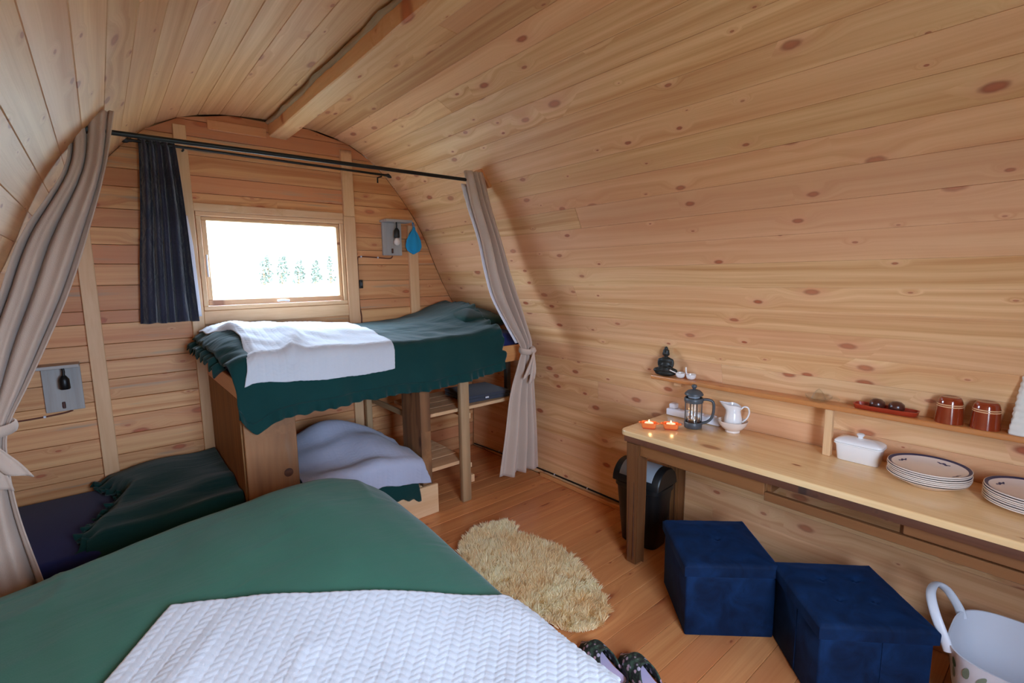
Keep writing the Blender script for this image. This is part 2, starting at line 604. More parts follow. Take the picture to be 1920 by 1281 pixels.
def fur_mat():
    t = NT('cream_wool')
    tc = t.n('ShaderNodeTexCoord')
    n1 = t.noise(tc.outputs['Object'], 5.0, 3.0)
    c = t.ramp(n1, [(0.35, srgb(250, 228, 180)), (0.65, srgb(255, 248, 218))])
    df = t.n('ShaderNodeBsdfDiffuse', ins={'Color': c})
    tl = t.n('ShaderNodeBsdfTranslucent', ins={'Color': c})
    mx = t.n('ShaderNodeMixShader', ins={0: 0.35, 1: df.outputs[0], 2: tl.outputs[0]})
    t.t.links.new(mx.outputs[0], t.out.inputs['Surface'])
    return t.m


M_FUR = fur_mat()


def floral():
    t = NT('floral_print')
    tc = t.n('ShaderNodeTexCoord')
    v = t.n('ShaderNodeTexVoronoi', voronoi_dimensions='3D', feature='F1')
    t.set(v.inputs['Vector'], tc.outputs['Object'])
    v.inputs['Scale'].default_value = 55.0
    v2 = t.noise(tc.outputs['Object'], 60.0, 2.0)
    base = t.ramp(v2, [(0.42, srgb(34, 32, 30)), (0.55, srgb(52, 66, 52)), (0.66, srgb(66, 88, 70))])
    sep = t.n('ShaderNodeSeparateColor', ins={0: v.outputs['Color']})
    fl = t.math('MULTIPLY', t.maprange(v.outputs['Distance'], 0.30, 0.50, 1.0, 0.0), t.math('GREATER_THAN', sep.outputs[0], 0.45))
    c = t.mix(fl, base, t.mix(sep.outputs[1], srgb(196, 150, 160), srgb(186, 190, 214)))
    t.P(Base_Color=c, Roughness=0.85)
    return t.m


M_FLORAL = floral()

# ------------------------------------------------------------------ cabin cross-section
PROF_R = [(1.605, 0.0), (1.618, 0.40), (1.608, 0.76), (1.586, 1.0), (1.538, 1.18), (1.458, 1.32), (1.362, 1.47), (1.264, 1.664), (1.160, 1.911),
          (1.050, 2.104), (0.88, 2.325), (0.72, 2.485), (0.56, 2.580), (0.36, 2.640), (0.16, 2.662), (0.0, 2.667)]
_full = [(x, z) for x, z in PROF_R] + [(-x, z) for x, z in PROF_R[-2::-1]]
_fine = [(p.x, p.y) for p in smooth_pts([(x, z, 0) for x, z in _full], 10)]
_arc = [0.0]
for a, b in zip(_fine, _fine[1:]):
    _arc.append(_arc[-1] + math.hypot(b[0] - a[0], b[1] - a[1]))
ARC = _arc[-1]


def arc_pt(s):
    """point (x, z) of the inner cladding at arc length s, right floor corner -> over the top -> left floor corner"""
    s = max(0.0, min(ARC, s))
    for i in range(len(_arc) - 1):
        if s <= _arc[i + 1]:
            t = (s - _arc[i]) / (_arc[i + 1] - _arc[i])
            return (XC + _fine[i][0] + (_fine[i + 1][0] - _fine[i][0]) * t, _fine[i][1] + (_fine[i + 1][1] - _fine[i][1]) * t)
    return (XC + _fine[-1][0], _fine[-1][1])


def half_w(z):
    zs = [p[1] for p in _fine if p[0] >= 0]
    xs = [p[0] for p in _fine if p[0] >= 0]
    return interp(zs, xs, z)


# ------------------------------------------------------------------ setting: floor
fl = mesh('floor', [(x, y, z) for z in (-0.10, -0.026) for x, y in ((-0.72, YF - 0.1), (2.72, YF - 0.1), (2.72, YB + 0.12), (-0.72, YB + 0.12))],
          [(3, 2, 1, 0), (4, 5, 6, 7), (0, 1, 5, 4), (1, 2, 6, 5), (2, 3, 7, 6), (3, 0, 4, 7)], M_OUTER)
floor = struct(link('floor', fl))
y = YF
i = 0
while y < YB - 0.01:
    w = min(0.125, YB - y)
    cuts = [-0.60, 2.60]
    if i % 3 == 1:
        cuts.insert(1, rnd.uniform(0.6, 2.1))
    for a, b in zip(cuts, cuts[1:]):
        plank('floor_board', a + 0.0006, b - 0.0006, y + 0.0007, y + w - 0.0007, -0.025, 0.0, M_FLOOR, floor, 'x', bev=0.0016)
    y += w
    i += 1

# ------------------------------------------------------------------ setting: curved walls and ceiling of lengthwise boards
shells = {}


def shell(name, s0, s1):
    n = 14
    verts, faces = [], []
    for k in range(n + 1):
        s = s0 + (s1 - s0) * k / n
        x, z = arc_pt(s)
        low = s < 1e-6 or s > ARC - 1e-6
        xa, za = arc_pt(s - 0.02)
        xb, zb = arc_pt(s + 0.02)
        tx, tz = xb - xa, zb - za
        l = math.hypot(tx, tz)
        nx, nzz = tz / l, -tx / l          # outward
        for d in (0.024, 0.06):
            for yy in (YF - 0.08, YB + 0.10):
                verts.append((x + nx * d, yy, -0.08 if low else z + nzz * d))
    for k in range(n):
        a, b = 4 * k, 4 * k + 4
        faces += [(a, b, b + 1, a + 1), (a + 2, a + 3, b + 3, b + 2), (a, a + 2, b + 2, b), (a + 1, b + 1, b + 3, a + 3)]
    faces += [(0, 1, 3, 2), (4 * n, 4 * n + 2, 4 * n + 3, 4 * n + 1)]
    shells[name] = struct(link(name, mesh(name, verts, faces, M_OUTER)))


NB = int(round(ARC / 0.122))
S_W = next(k for k in range(NB) if arc_pt(ARC * k / NB)[1] > 2.16)
shell('wall_right', 0, ARC * S_W / NB)
shell('ceiling', ARC * S_W / NB, ARC * (NB - S_W) / NB)
shell('wall_left', ARC * (NB - S_W) / NB, ARC)
for k in range(NB):
    s0, s1 = ARC * k / NB, ARC * (k + 1) / NB
    (xa, za), (xb, zb) = arc_pt(s0), arc_pt(s1)
    par = shells['wall_right'] if k < S_W else (shells['ceiling'] if k < NB - S_W else shells['wall_left'])
    tdir = Vector((xb - xa, 0, zb - za))
    w = tdir.length
    tdir.normalize()
    out = Vector((tdir.z, 0, -tdir.x))
    ydir = Vector((0, 1, 0))
    cuts = [YF, YB - 0.001]
    if rnd.random() < 0.30:
        cuts.insert(1, rnd.uniform(0.8, 3.2))
    for a, b in zip(cuts, cuts[1:]):
        me = box_mesh(b - a - 0.0006, w - 0.0005, 0.022, M_WALL if k < S_W + 6 else M_CEIL, 0.0010 if k < S_W + 6 else 0.0022, 'board')
        R = Matrix.Identity(4)
        for i, v in enumerate((ydir, tdir, out * -1)):
            for j in range(3):
                R[j][i] = v[j]
        if R.to_3x3().determinant() < 0:
            for j in range(3):
                R[j][2] *= -1
        mid = Vector(((xa + xb) / 2, (a + b) / 2, (za + zb) / 2)) + out * (0.0112 - 0.0008 * rnd.random())
        R.translation = mid
        link('board', me, par, R)

# ridge beam with a waney left edge
bm_verts, bm_faces = [], []
beam = struct(link('trim_1', None)) if False else None


def beam_mesh():
    ny = 40
    verts, faces = [], []
    for j in range(ny + 1):
        yy = YF + (YB - YF) * j / ny
        w1 = 0.006 * nz(yy * 3.1, 2.2)
        w2 = 0.006 * nz(yy * 2.3, 7.7)
        ring = [(0.978 + w1, 2.612 + w2), (0.984 + w1, 2.566), (0.990, 2.560), (1.092, 2.556), (1.100, 2.562), (1.100, 2.668), (0.985, 2.668)]
        for x, z in ring:
            verts.append((yy, -(x - 1.03), z - 2.61))
    n = 7
    for j in range(ny):
        for k in range(n):
            l = (k + 1) % n
            faces.append((j * n + k, j * n + l, (j + 1) * n + l, (j + 1) * n + k))
    faces += [tuple(range(n)), tuple(ny * n + k for k in range(n))[::-1]]
    bm = bmesh.new()
    vs = [bm.verts.new(v) for v in verts]
    for f in faces:
        bm.faces.new([vs[i] for i in f])
    return from_bm('trim_1', bm, M_BEAM, True, 25)


beam = struct(link('trim_1', beam_mesh(), None, T(1.03, 0, 2.61) @ AX['y']))


def bark_mesh():
    ny = 110
    verts, faces = [], []
    prof = [(0.0, 0.0), (0.25, 0.6), (0.55, 1.0), (0.85, 0.7), (1.0, 0.05)]
    for j in range(ny + 1):
        yy = YF + 0.01 + (YB - YF - 0.02) * j / ny
        h = 0.036 + 0.020 * nz(yy * 2.6, 1.3) + 0.010 * nz(yy * 9, 4.1)
        th = 0.014 + 0.010 * nz(yy * 5.3, 9.1)
        for a, b in prof:
            z = 2.664 - h * a
            x = 0.977 - th * b + 0.004 * nz(yy * 22, a * 5)
            verts.append((yy, -(x - 1.03), z - 2.61))
        verts.append((yy, 0.044, 2.664 - h - 2.61))
        verts.append((yy, 0.044, 2.664 - 2.61))
    n = len(prof) + 2
    for j in range(ny):
        for k in range(n):
            l = (k + 1) % n
            faces.append((j * n + k, j * n + l, (j + 1) * n + l, (j + 1) * n + k))
    bm = bmesh.new()
    vs = [bm.verts.new(v) for v in verts]
    for f in faces:
        bm.faces.new([vs[i] for i in f])
    return from_bm('bark_edge', bm, M_BARK, True, 50)


o = link('bark_edge', bark_mesh(), beam, T(1.03, 0, 2.61) @ AX['y'])
o['label'] = 'grey-brown waney bark edge along the ridge beam'

# ------------------------------------------------------------------ setting: gables


def row_prism(xl0, xl1, xr0, xr1, z0, z1, y0, y1, mat, name, parent, c=0.0012):
    """horizontal board whose slanted ends follow the arch; local x along the board"""
    cx, cz, cy = (min(xl0, xl1) + max(xr0, xr1)) / 2, (z0 + z1) / 2, (y0 + y1) / 2
    b = 0.002
    v = []
    for yy, inset in ((y0, b), (y0 + b, 0), (y1, 0)):
        v += [(xl0 + c + inset - cx, yy - cy, z0 + c + inset - cz), (xr0 - c - inset - cx, yy - cy, z0 + c + inset - cz),
              (xr1 - c - inset - cx, yy - cy, z1 - c - inset - cz), (xl1 + c + inset - cx, yy - cy, z1 - c - inset - cz)]
    f = [(0, 1, 2, 3)]
    for a in (0, 4):
        for k in range(4):
            l = (k + 1) % 4
            f.append((a + k, a + 4 + k, a + 4 + l, a + l))
    f.append((8, 11, 10, 9))
    # turn so the grain's cross direction (local y) is vertical
    R = Matrix(((1, 0, 0, 0), (0, 0, -1, 0), (0, 1, 0, 0), (0, 0, 0, 1)))
    Ri = R.to_3x3().inverted()
    me = mesh(name, [Ri @ Vector(p) for p in v], f, mat)
    bmx = bmesh.new()
    bmx.from_mesh(me)
    bmesh.ops.recalc_face_normals(bmx, faces=bmx.faces)
    bmx.to_mesh(me)
    bmx.free()
    return link(name, me, parent, T(cx, cy, cz) @ R)


def gable(name, hole, y0, y1):
    """solid arch-shaped slab with one rectangular hole"""
    verts, faces = [], []

    def slab(xl0, xl1, xr0, xr1, z0, z1):
        b = len(verts)
        for yy in (y0, y1):
            verts.extend([(xl0, yy, z0), (xr0, yy, z0), (xr1, yy, z1), (xl1, yy, z1)])
        faces.extend([(b, b + 1, b + 2, b + 3), (b + 7, b + 6, b + 5, b + 4)] + [(b + k, b + 4 + k, b + 4 + (k + 1) % 4, b + (k + 1) % 4) for k in range(4)])
    zs = sorted(set([-0.03, 0.0, hole[2], hole[3], 2.66] + [0.15 * k for k in range(18)] + [2.58, 2.61, 2.63, 2.645]))
    for a, b in zip(zs, zs[1:]):
        wa, wb = half_w(a) + 0.02, half_w(min(b, 2.666)) + 0.02
        if a >= 2.44:
            wb = wa
        if hole[2] - 1e-6 <= a and b <= hole[3] + 1e-6:
            slab(XC - wa, XC - wb, hole[0], hole[0], a, b)
            slab(hole[1], hole[1], XC + wa, XC + wb, a, b)
        else:
            slab(XC - wa, XC - wb, XC + wa, XC + wb, a, b)
    slab(XC - 0.44, XC - 0.44, XC + 0.44, XC + 0.44, 2.625, 2.692)
    return struct(link(name, mesh(name, verts, faces, M_OUTER)))


wall_back = gable('wall_back', WIN, YB + 0.020, YB + 0.075)
wall_front = gable('wall_front', DOOR, YF - 0.075, YF)
widths = [0.118, 0.105, 0.124, 0.112, 0.098, 0.12]
rows = [0.0]
while rows[-1] < 2.64:
    rows.append(min(rows[-1] + widths[(len(rows) - 1) % 6], 2.655))
for lim in (WIN[2], WIN[3]):                     # board joints fall on the window opening
    k = min(range(len(rows)), key=lambda q: abs(rows[q] - lim))
    rows[k] = lim
for z, z1 in zip(rows, rows[1:]):
    wa, wb = half_w(z) - 0.001, half_w(z1) - 0.001
    L0, L1, R0, R1 = XC - wa, XC - wb, XC + wa, XC + wb
    if z >= WIN[2] - 1e-6 and z1 <= WIN[3] + 1e-6:
        cuts = [((L0, L1), (WIN[0], WIN[0])), ((WIN[1], WIN[1]), (R0, R1))]
    else:
        # the gable boards meet behind the studs
        c = [(L0, L1)] + ([(0.46, 0.46), (1.50, 1.50)] if wb > 0.75 else []) + [(R0, R1)]
        cuts = list(zip(c, c[1:]))
    for a, b in cuts:
        row_prism(a[0], a[1], b[0], b[1], z, z1, YB, YB + 0.019, M_BACK, 'board', wall_back)

# studs on the gable
SY = YB - 0.028


def stud(n, x0, x1, z0, z1, dy=0.028):
    return struct(plank('trim_%d' % n, x0, x1, YB - dy, YB - 0.0005, z0, z1, M_STUD, None, 'z', 0.003))


stud(2, -0.085, -0.012, 0.0, 1.90)
stud(3, 0.432, 0.500, 0.0, 2.545)
stud(4, 1.458, 1.546, 0.0, 2.060)
stud(5, 1.462, 1.545, 2.062, 2.545)
stud(6, 1.992, 2.076, 0.0, 2.02)
struct(plank('trim_7', 0.5008, 1.4572, YB - 0.024, YB - 0.0005, 1.315, 1.400, M_STUD, None, 'x', 0.003))
struct(plank('trim_8', 0.5008, 1.4572, YB - 0.018, YB - 0.0005, 2.035, 2.085, M_STUD, None, 'x', 0.003))
struct(plank('trim_9', 0.62, 0.965, YB - 0.016, YB - 0.0005, 2.545, 2.606, M_BACK, None, 'x', 0.003))

# back window: fixed frame, sash, pane, stay and catch
win = struct(bpy.data.objects.new('window_1', None))
col.objects.link(win)
win.matrix_basis = T(0.98, YB, 1.42)
x0, x1, z0, z1 = 0.506, 1.456, 1.402, 2.034
fy0, fy1 = YB - 0.016, YB + 0.07
w = 0.028
plank('frame_rail', x0, x1, fy0, fy1, z0, z0 + w, M_STUD, win, 'x', 0.003)
plank('frame_rail', x0, x1, fy0, fy1, z1 - w, z1, M_STUD, win, 'x', 0.003)
plank('frame_stile', x0, x0 + w, fy0, fy1, z0 + w, z1 - w, M_STUD, win, 'z', 0.003)
plank('frame_stile', x1 - w, x1, fy0, fy1, z0 + w, z1 - w, M_STUD, win, 'z', 0.003)
sx0, sx1, sz0, sz1 = x0 + w + 0.002, x1 - w - 0.002, z0 + w + 0.002, z1 - w - 0.002
gx0, gx1, gz0, gz1 = 0.566, 1.402, 1.470, 1.980
plank('sash_rail', sx0, sx1, YB + 0.0, YB + 0.05, sz0, gz0, M_STUD, win, 'x', 0.004)
plank('sash_rail', sx0, sx1, YB + 0.0, YB + 0.05, gz1, sz1, M_STUD, win, 'x', 0.004)
plank('sash_stile', sx0, gx0, YB + 0.0, YB + 0.05, gz0, gz1, M_STUD, win, 'z', 0.004)
plank('sash_stile', gx1, sx1, YB + 0.0, YB + 0.05, gz0, gz1, M_STUD, win, 'z', 0.004)
plank('pane', gx0 - 0.004, gx1 + 0.004, YB + 0.022, YB + 0.027, gz0 - 0.004, gz1 + 0.004, M_PANE, win, 'x', 0)
for nm, pts, r in (('catch', [(0.95, YB - 0.018, 1.448), (0.985, YB - 0.026, 1.452), (1.03, YB - 0.018, 1.446)], 0.007),
                   ('stay', [(0.548, YB - 0.012, 1.62), (0.545, YB - 0.02, 1.70), (0.548, YB - 0.012, 1.76)], 0.006)):
    link(nm, tube_mesh(nm, smooth_pts(pts), r, M_WHITEP, 8), win)

# front gable: frame round the unseen, unglazed opening shaped for its light
door = struct(bpy.data.objects.new('door_1', None))
col.objects.link(door)
door.matrix_basis = T(0.95, YF, 0.02)
dx0, dx1, dz0, dz1 = DOOR
plank('door_frame', dx0, dx0 + 0.04, YF - 0.07, YF, dz0, dz1, M_STUD, door, 'z')
plank('door_frame', dx1 - 0.04, dx1, YF - 0.07, YF, dz0, dz1, M_STUD, door, 'z')
plank('door_frame', dx0 + 0.04, dx1 - 0.04, YF - 0.07, YF, dz1 - 0.04, dz1, M_STUD, door, 'x')

# baseboard along the right wall with its cable
xw = 2.595
bb = struct(plank('baseboard_right', xw - 0.028, xw - 0.003, YF + 0.01, 2.76, 0.0, 0.030, M_RAIL, None, 'y', 0.004))

# ------------------------------------------------------------------ outside: pale meadow and a line of shrubs
gm = grid_mesh('ground', lambda u, v: (-60 + 120 * u, -40 + 120 * v, -0.35 + 0.088 * max(0.0, -40 + 120 * v - 8) + 0.02 * nz(u * 40, v * 40)), 40, 40, cloth('dry_meadow', (118, 118, 98), var=0.15, weave=5))
struct(link('ground', gm))


def shrub(x, y, h, w, seed):
    r = random.Random(seed)
    verts, faces = [], []
    for k in range(220):
        a, b = r.uniform(0, 6.283), r.random()
        zz = h * (0.08 + 0.92 * b)
        rr = w * (1.05 - b) ** 0.6 * r.uniform(0.2, 1.0)
        c = Vector((rr * math.cos(a), rr * math.sin(a), zz))
        s = r.uniform(0.05, 0.14)
        d1 = Vector((r.uniform(-1, 1), r.uniform(-1, 1), r.uniform(-0.4, 1))).normalized() * s
        d2 = Vector((r.uniform(-1, 1), r.uniform(-1, 1), r.uniform(-1, 1))).normalized() * s * 0.6
        i0 = len(verts)
        verts += [c - d1, c + d2, c + d1, c - d2]
        faces.append((i0, i0 + 1, i0 + 2, i0 + 3))
    o = thing('garden_shrub', (x, y, -0.38 + 0.088 * (y - 8)), '', 'shrub', 'shrubs beyond the window')
    link('foliage', mesh('foliage', verts, faces, M_LEAF), o, wmat(o))
    link('trunk', tube_mesh('trunk', [(0, 0, 0), (0.03, 0, h * 0.4), (0, 0.02, h * 0.85)], [0.07, 0.05, 0.02], M_OUTER, 6), o, wmat(o))
    return o


M_LEAF = cloth('sage_leaves', (96, 102, 86), var=0.2, weave=3)
for k in range(9):
    o = shrub(6.35 + 0.42 * k, 27 + (0.9 if k % 2 else 0), rnd.uniform(1.1, 1.5), rnd.uniform(0.26, 0.34), 100 + k)
    o['label'] = '%s pale hazy shrub from the left in the row outside the back window' % ['first', 'second', 'third', 'fourth', 'fifth', 'sixth', 'seventh', 'eighth', 'last'][k]

# ------------------------------------------------------------------ cloth helpers


def chev(s, t, w=0.030, p=0.021, slope=0.6):
    """height 0..1 of a chevron-rib knit at cloth coordinates s, t (metres)"""
    c = s / w
    k = math.floor(c)
    f = c - k
    up = f if k % 2 == 0 else 1 - f
    ph = t / p + up * slope * w / p
    ph -= math.floor(ph)
    rib = (math.sin(math.pi * ph)) ** 0.6
    edge = min(1.0, min(f, 1 - f) / 0.16)
    return rib * (0.25 + 0.75 * edge)


def wrap(v, lo, hi, r):
    """fold coordinate v over the edges lo..hi with corner radius r -> (position, drop)"""
    if v > hi:
        o = v - hi
        if o < r * math.pi / 2:
            a = o / r
            return hi + r * math.sin(a), r * (1 - math.cos(a))
        return hi + r, r + o - r * math.pi / 2
    if v < lo:
        p, d = wrap(-v, -hi, -lo, r)
        return -p, d
    return v, 0.0


# ------------------------------------------------------------------ double bed in front
BX0, BX1, BY0, BY1 = -0.54, 1.005, -0.30, 2.245
bed = thing('double_bed', (0.2, 1.0, 0.0), 'low wooden double bed under the green duvet, along the left wall', 'bed')
plank('side_board', 0.93, 0.955, -0.28, 2.20, 0.02, 0.24, M_RAIL, bed, 'y')
plank('side_board', -0.545, -0.52, -0.28, 2.20, 0.02, 0.24, M_RAIL, bed, 'y')
plank('end_board', -0.519, 0.929, 2.175, 2.20, 0.02, 0.24, M_RAIL, bed, 'x')
plank('end_board', -0.519, 0.929, -0.28, -0.255, 0.02, 0.24, M_RAIL, bed, 'x')
for x in (-0.49, 0.86):
    for y in (-0.25, 2.13):
        plank('leg', x, x + 0.05, y, y + 0.04, 0.0, 0.22, M_RAIL, bed, 'z')
link('mattress', box_mesh(1.43, 2.42, 0.20, M_NAVY, 0.04, 'mattress', 4), bed, T(0.205, 0.96, 0.345))

_hx = [-0.6, -0.34, -0.07, 0.09, 0.26, 0.38, 0.59, 0.78, 0.90, 0.98, 1.1]
_hz = [0.590, 0.608, 0.650, 0.678, 0.702, 0.712, 0.728, 0.690, 0.625, 0.560, 0.50]


def bed_h(x, y):
    top = sinterp(_hx, _hz, x)
    base = 0.487 + 0.02 * sstep(0.2, 0.9, x) * 0 + 0.012 * nz(x * 1.7, y * 1.7, 3.3)
    k = sstep(0.95, 2.10, y)
    fall = 1.0 - 0.35 * sstep(2.12, 2.30, y)
    h = base + (top - base) * k * fall
    # long soft creases running from the hump
    u = (x - 0.75) * 0.8 + (y - 1.9) * 0.35
    h += 0.006 * math.sin(u * 26 + 2.0 * nz(x * 2, y * 2)) * sstep(0.5, 1.0, k) * sstep(-0.2, 0.5, x) * 0.5
    h += 0.007 * nz(x * 5.0, y * 3.0, 0.7) + 0.003 * nz(x * 14, y * 9, 1.7)
    w = nz(x * 3.0 + y * 1.5, y * 1.2 - x * 0.6, 4.4)
    h += 0.006 * max(0.0, 1 - abs(w) / 0.07) * sstep(-0.1, 0.3, nz(x * 2.2, y * 2.2, 8.8))
    return h


def bed_surface(x, y, lift=0.0):
    px, dx = wrap(x, BX0, BX1 - 0.05, 0.05)
    py, dy = wrap(y, BY0, BY1 - 0.05, 0.05)
    drop = dx + dy if min(dx, dy) < 0.02 else max(dx, dy) + 0.3 * min(dx, dy)
    h = bed_h(px, min(py, BY1)) - drop
    if drop > 0.04:
        wv = 0.012 * sstep(0.04, 0.25, drop) * (nz(x * 4 + 5, y * 4) + math.sin((y if dx > dy else x) * 17) * 0.6)
        if dx > dy:
            px += wv * (1 if x > 0 else 0)
        else:
            py += wv
    ox = lift * (1 if dx > 0.02 and x > 0 else 0)
    oy = lift * (1 if dy > 0.02 and y > 0 else 0)
    return (px + ox, py + oy, max(h, 0.10) + lift * (1 - min(1, max(dx, dy) / 0.06)))


DU0, DU1, DV0, DV1 = -0.54, 1.245, -0.25, 2.50
duvet = solidify(link('duvet', grid_mesh('duvet', lambda u, v: bed_surface(DU0 + (DU1 - DU0) * u, DV0 + (DV1 - DV0) * v), 130, 190, M_GREEN, (1.8, 2.7))), 0.012, -1)
tag(duvet, 'plain green duvet humped at the far end of the double bed in front', 'duvet')

# knit throw laid askew over the near part of the duvet
BLK_O = Vector((0.073, 1.700))
BLK_A = Vector((0.907, -0.485)).normalized()
BLK_LEN, BLK_DEP = 1.38, 1.42


def throw_pt(u, v):
    s = u * BLK_LEN
    t = v * BLK_DEP
    dn = Vector((BLK_A.y, -BLK_A.x))
    # the left edge leans outwards a little
    p = BLK_O + BLK_A * (s - 0.30 * t) + dn * t
    ed = max(0, 1 - min(s, t) / 0.02)
    fold = 0.010 * math.exp(-((s - 0.10 - 0.25 * t) / 0.035) ** 2) * sstep(0.05, 0.25, t) + 0.008 * math.exp(-((s - 0.17 - 0.12 * t) / 0.03) ** 2) * sstep(0.0, 0.15, t)
    lift = 0.010 + 0.0034 * chev(s, t) * (1 - 0.5 * ed) + fold + 0.004 * nz(p.x * 6, p.y * 6, 5.0)
    return bed_surface(p.x, max(p.y, -0.22), lift)


throw = solidify(link('knit_throw', grid_mesh('knit_throw', throw_pt, 300, 300, M_KNIT, (BLK_LEN, BLK_DEP))), 0.006, -1)
tag(throw, 'white chevron knit throw spread over the near end of the green duvet', 'blanket')

# ------------------------------------------------------------------ raised bunk across the back
FY0 = 2.775
bunk = thing('raised_bunk', (1.4, 3.2, 0.0), 'raised plank bunk across the back gable beneath the window', 'bed')
plank('front_rail', 0.500, 2.47, FY0, FY0 + 0.028, 0.965, 1.085, M_RAIL, bunk, 'x', 0.004)
plank('end_rail', 0.488, 0.514, FY0 + 0.029, 3.698, 0.985, 1.085, M_RAIL, bunk, 'y', 0.004)
plank('rear_rail', 0.516, 2.45, 3.672, 3.698, 0.965, 1.055, M_RAIL, bunk, 'x', 0.004)
pl = plank('end_panel', 0.490, 0.505, FY0 + 0.030, 3.698, 0.0, 0.984, M_PLY, bunk, 'z', 0.001)
pl['label'] = 'brown plywood end panel'
for k in range(7):
    ya = FY0 + 0.032 + k * 0.091
    plank('slat', 0.516, 2.44, ya, ya + 0.085, 1.035, 1.053, M_RAIL, bunk, 'x')
fp = plank('front_panel', 0.498, 0.755, FY0, FY0 + 0.028, 0.0, 0.964, M_OLD, bunk, 'z', 0.003)
fp['label'] = 'wide weathered brown upright plank with a dark knot'
kn = lathe_mesh('knot', [(0.0, 0.004), (0.008, 0.004), (0.012, 0.001), (0.021, 0.0015), (0.024, 0.0)], M_EDGE, 20)
link('knot', kn, fp, T(0.700, FY0 - 0.0008, 0.545) @ RX(90))
plank('post', 1.545, 1.620, FY0 + 0.036, FY0 + 0.30, 0.0, 0.964, M_OLD, bunk, 'z', 0.004)
plank('post', 1.842, 1.915, FY0, FY0 + 0.045, 0.0, 0.964, M_POST, bunk, 'z', 0.008, 2)
plank('post', 1.520, 1.565, 3.62, 3.665, 0.0, 0.964, M_POST, bunk, 'z', 0.004)
d = plank('post', 2.375, 2.415, 2.92, 2.96, 0.681, 0.964, M_DARKW, bunk, 'z', 0.003)
d['label'] = 'dark brown short post'
plank('batten', 1.568, 1.588, FY0 + 0.302, 3.66, 0.615, 0.655, M_POST, bunk, 'y', 0.003)
plank('batten', 1.568, 1.588, FY0 + 0.302, 3.66, 0.225, 0.265, M_POST, bunk, 'y', 0.003)
plank('batten', 1.917, 1.937, FY0 + 0.02, 3.6, 0.595, 0.640, M_STUD, bunk, 'y', 0.003)
plank('batten', 1.917, 1.937, FY0 + 0.02, 3.6, 0.235, 0.270, M_STUD, bunk, 'y', 0.003)
plank('rung', 1.917, 1.945, FY0 + 0.002, FY0 + 0.04, 0.13, 0.185, M_STUD, bunk, 'z', 0.003)
# shelves below the bunk
shl = thing('bunk_shelf', (2.0, 3.2, 0.655), 'upper pine shelf under the raised bunk, beside the right curtain', 'shelf', 'shelves under the bunk')
for k in range(4):
    ya = FY0 + 0.048 + k * 0.132
    plank('board', 1.622, 2.43, ya, ya + 0.130, 0.6565, 0.680, M_STUD, shl, 'x', 0.003)
shl2 = thing('bunk_shelf', (1.78, 3.2, 0.28), 'lower pine shelf between the bunk posts near the floor', 'shelf', 'shelves under the bunk')
for k in range(5):
    ya = FY0 + 0.048 + k * 0.152
    plank('board', 1.622, 1.932, ya, ya + 0.150, 0.2725, 0.298, M_STUD, shl2, 'x', 0.003)
# folded dark item on the upper shelf
fb = thing('folded_box', (2.18, 3.05, 0.6805), 'dark grey folded felt box lying on the upper bunk shelf', 'box')
MB = RZ(-4)
link('cover', box_mesh(0.38, 0.36, 0.022, M_FOLD, 0.006, 'cover', 3), fb, T(2.17, 3.04, 0.722) @ MB)
link('base', box_mesh(0.375, 0.355, 0.026, M_FOLD, 0.006, 'base', 3), fb, T(2.17, 3.04, 0.6955) @ MB)
link('clasp', box_mesh(0.03, 0.006, 0.012, M_WHITEP, 0.002, 'clasp'), fb, T(2.13, 2.855, 0.707) @ MB)

# mattress, duvet, throw and pillow on the raised bunk
mt = link('bunk_mattress', box_mesh(1.93, 0.84, 0.125, M_NAVY, 0.03, 'bunk_mattress', 4), None, T(1.487, 3.235, 1.117))
tag(mt, 'navy mattress on the raised bunk, peeking out below the dark green duvet', 'mattress')


def pillow(name, L, W, H, mat, M, seed=0, pw=2.6):
    bm = bmesh.new()
    bmesh.ops.create_uvsphere(bm, u_segments=48, v_segments=24, radius=1)
    for v in bm.verts:
        x, y, z = v.co
        m = max(abs(x), abs(y), 1e-6)
        rr = math.hypot(x, y)
        f = rr / m if rr > 1e-6 else 1
        f = 1 + (f - 1) * 0.75
        zz = z * (1 - 0.25 * (x * x * y * y))
        v.co = (x * f * L / 2, y * f * W / 2, zz * H / 2 * (1 + 0.25 * nz(x * 2 + seed, y * 2)))
    return link(name, from_bm(name, bm, mat, True), None, M)


p = pillow('pillow', 0.42, 0.62, 0.17, M_PGREEN, T(2.235, 3.27, 1.262) @ RY(6), 3)
tag(p, 'dark green pillow at the right end of the raised bunk by the wall', 'pillow')

# top duvet: x along the bunk; y 0 back .. over the front edge
_tx = [0.40, 0.60, 0.80, 1.0, 1.3, 1.5, 1.8, 2.0, 2.17, 2.3, 2.45]
_tz = [1.270, 1.300, 1.290, 1.275, 1.250, 1.240, 1.255, 1.290, 1.350, 1.372, 1.360]


def top_h(x, y):
    b = sinterp(_tx, _tz, x)
    f = 1.190 + 0.3 * (b - 1.25)
    t = sstep(2.76, 3.25, y)
    h = f + (b - f) * t
    h += 0.010 * nz(x * 4, y * 6, 2.0) + 0.006 * nz(x * 11 + y * 5, y * 8, 9.0)
    h += 0.006 * math.sin((y * 26 + x * 9) + 4 * nz(x * 3, y * 3)) * sstep(0.70, 0.48, x) * 0.8
    return h


HEM_X = [0.42, 0.53, 0.56, 0.66, 0.89, 1.14, 1.35, 1.54, 1.72, 1.92, 2.10, 2.20, 2.25]
HEM_Z = [0.98, 0.83, 0.82, 0.872, 0.880, 0.893, 0.895, 0.882, 0.890, 0.905, 0.925, 0.945, 0.99]


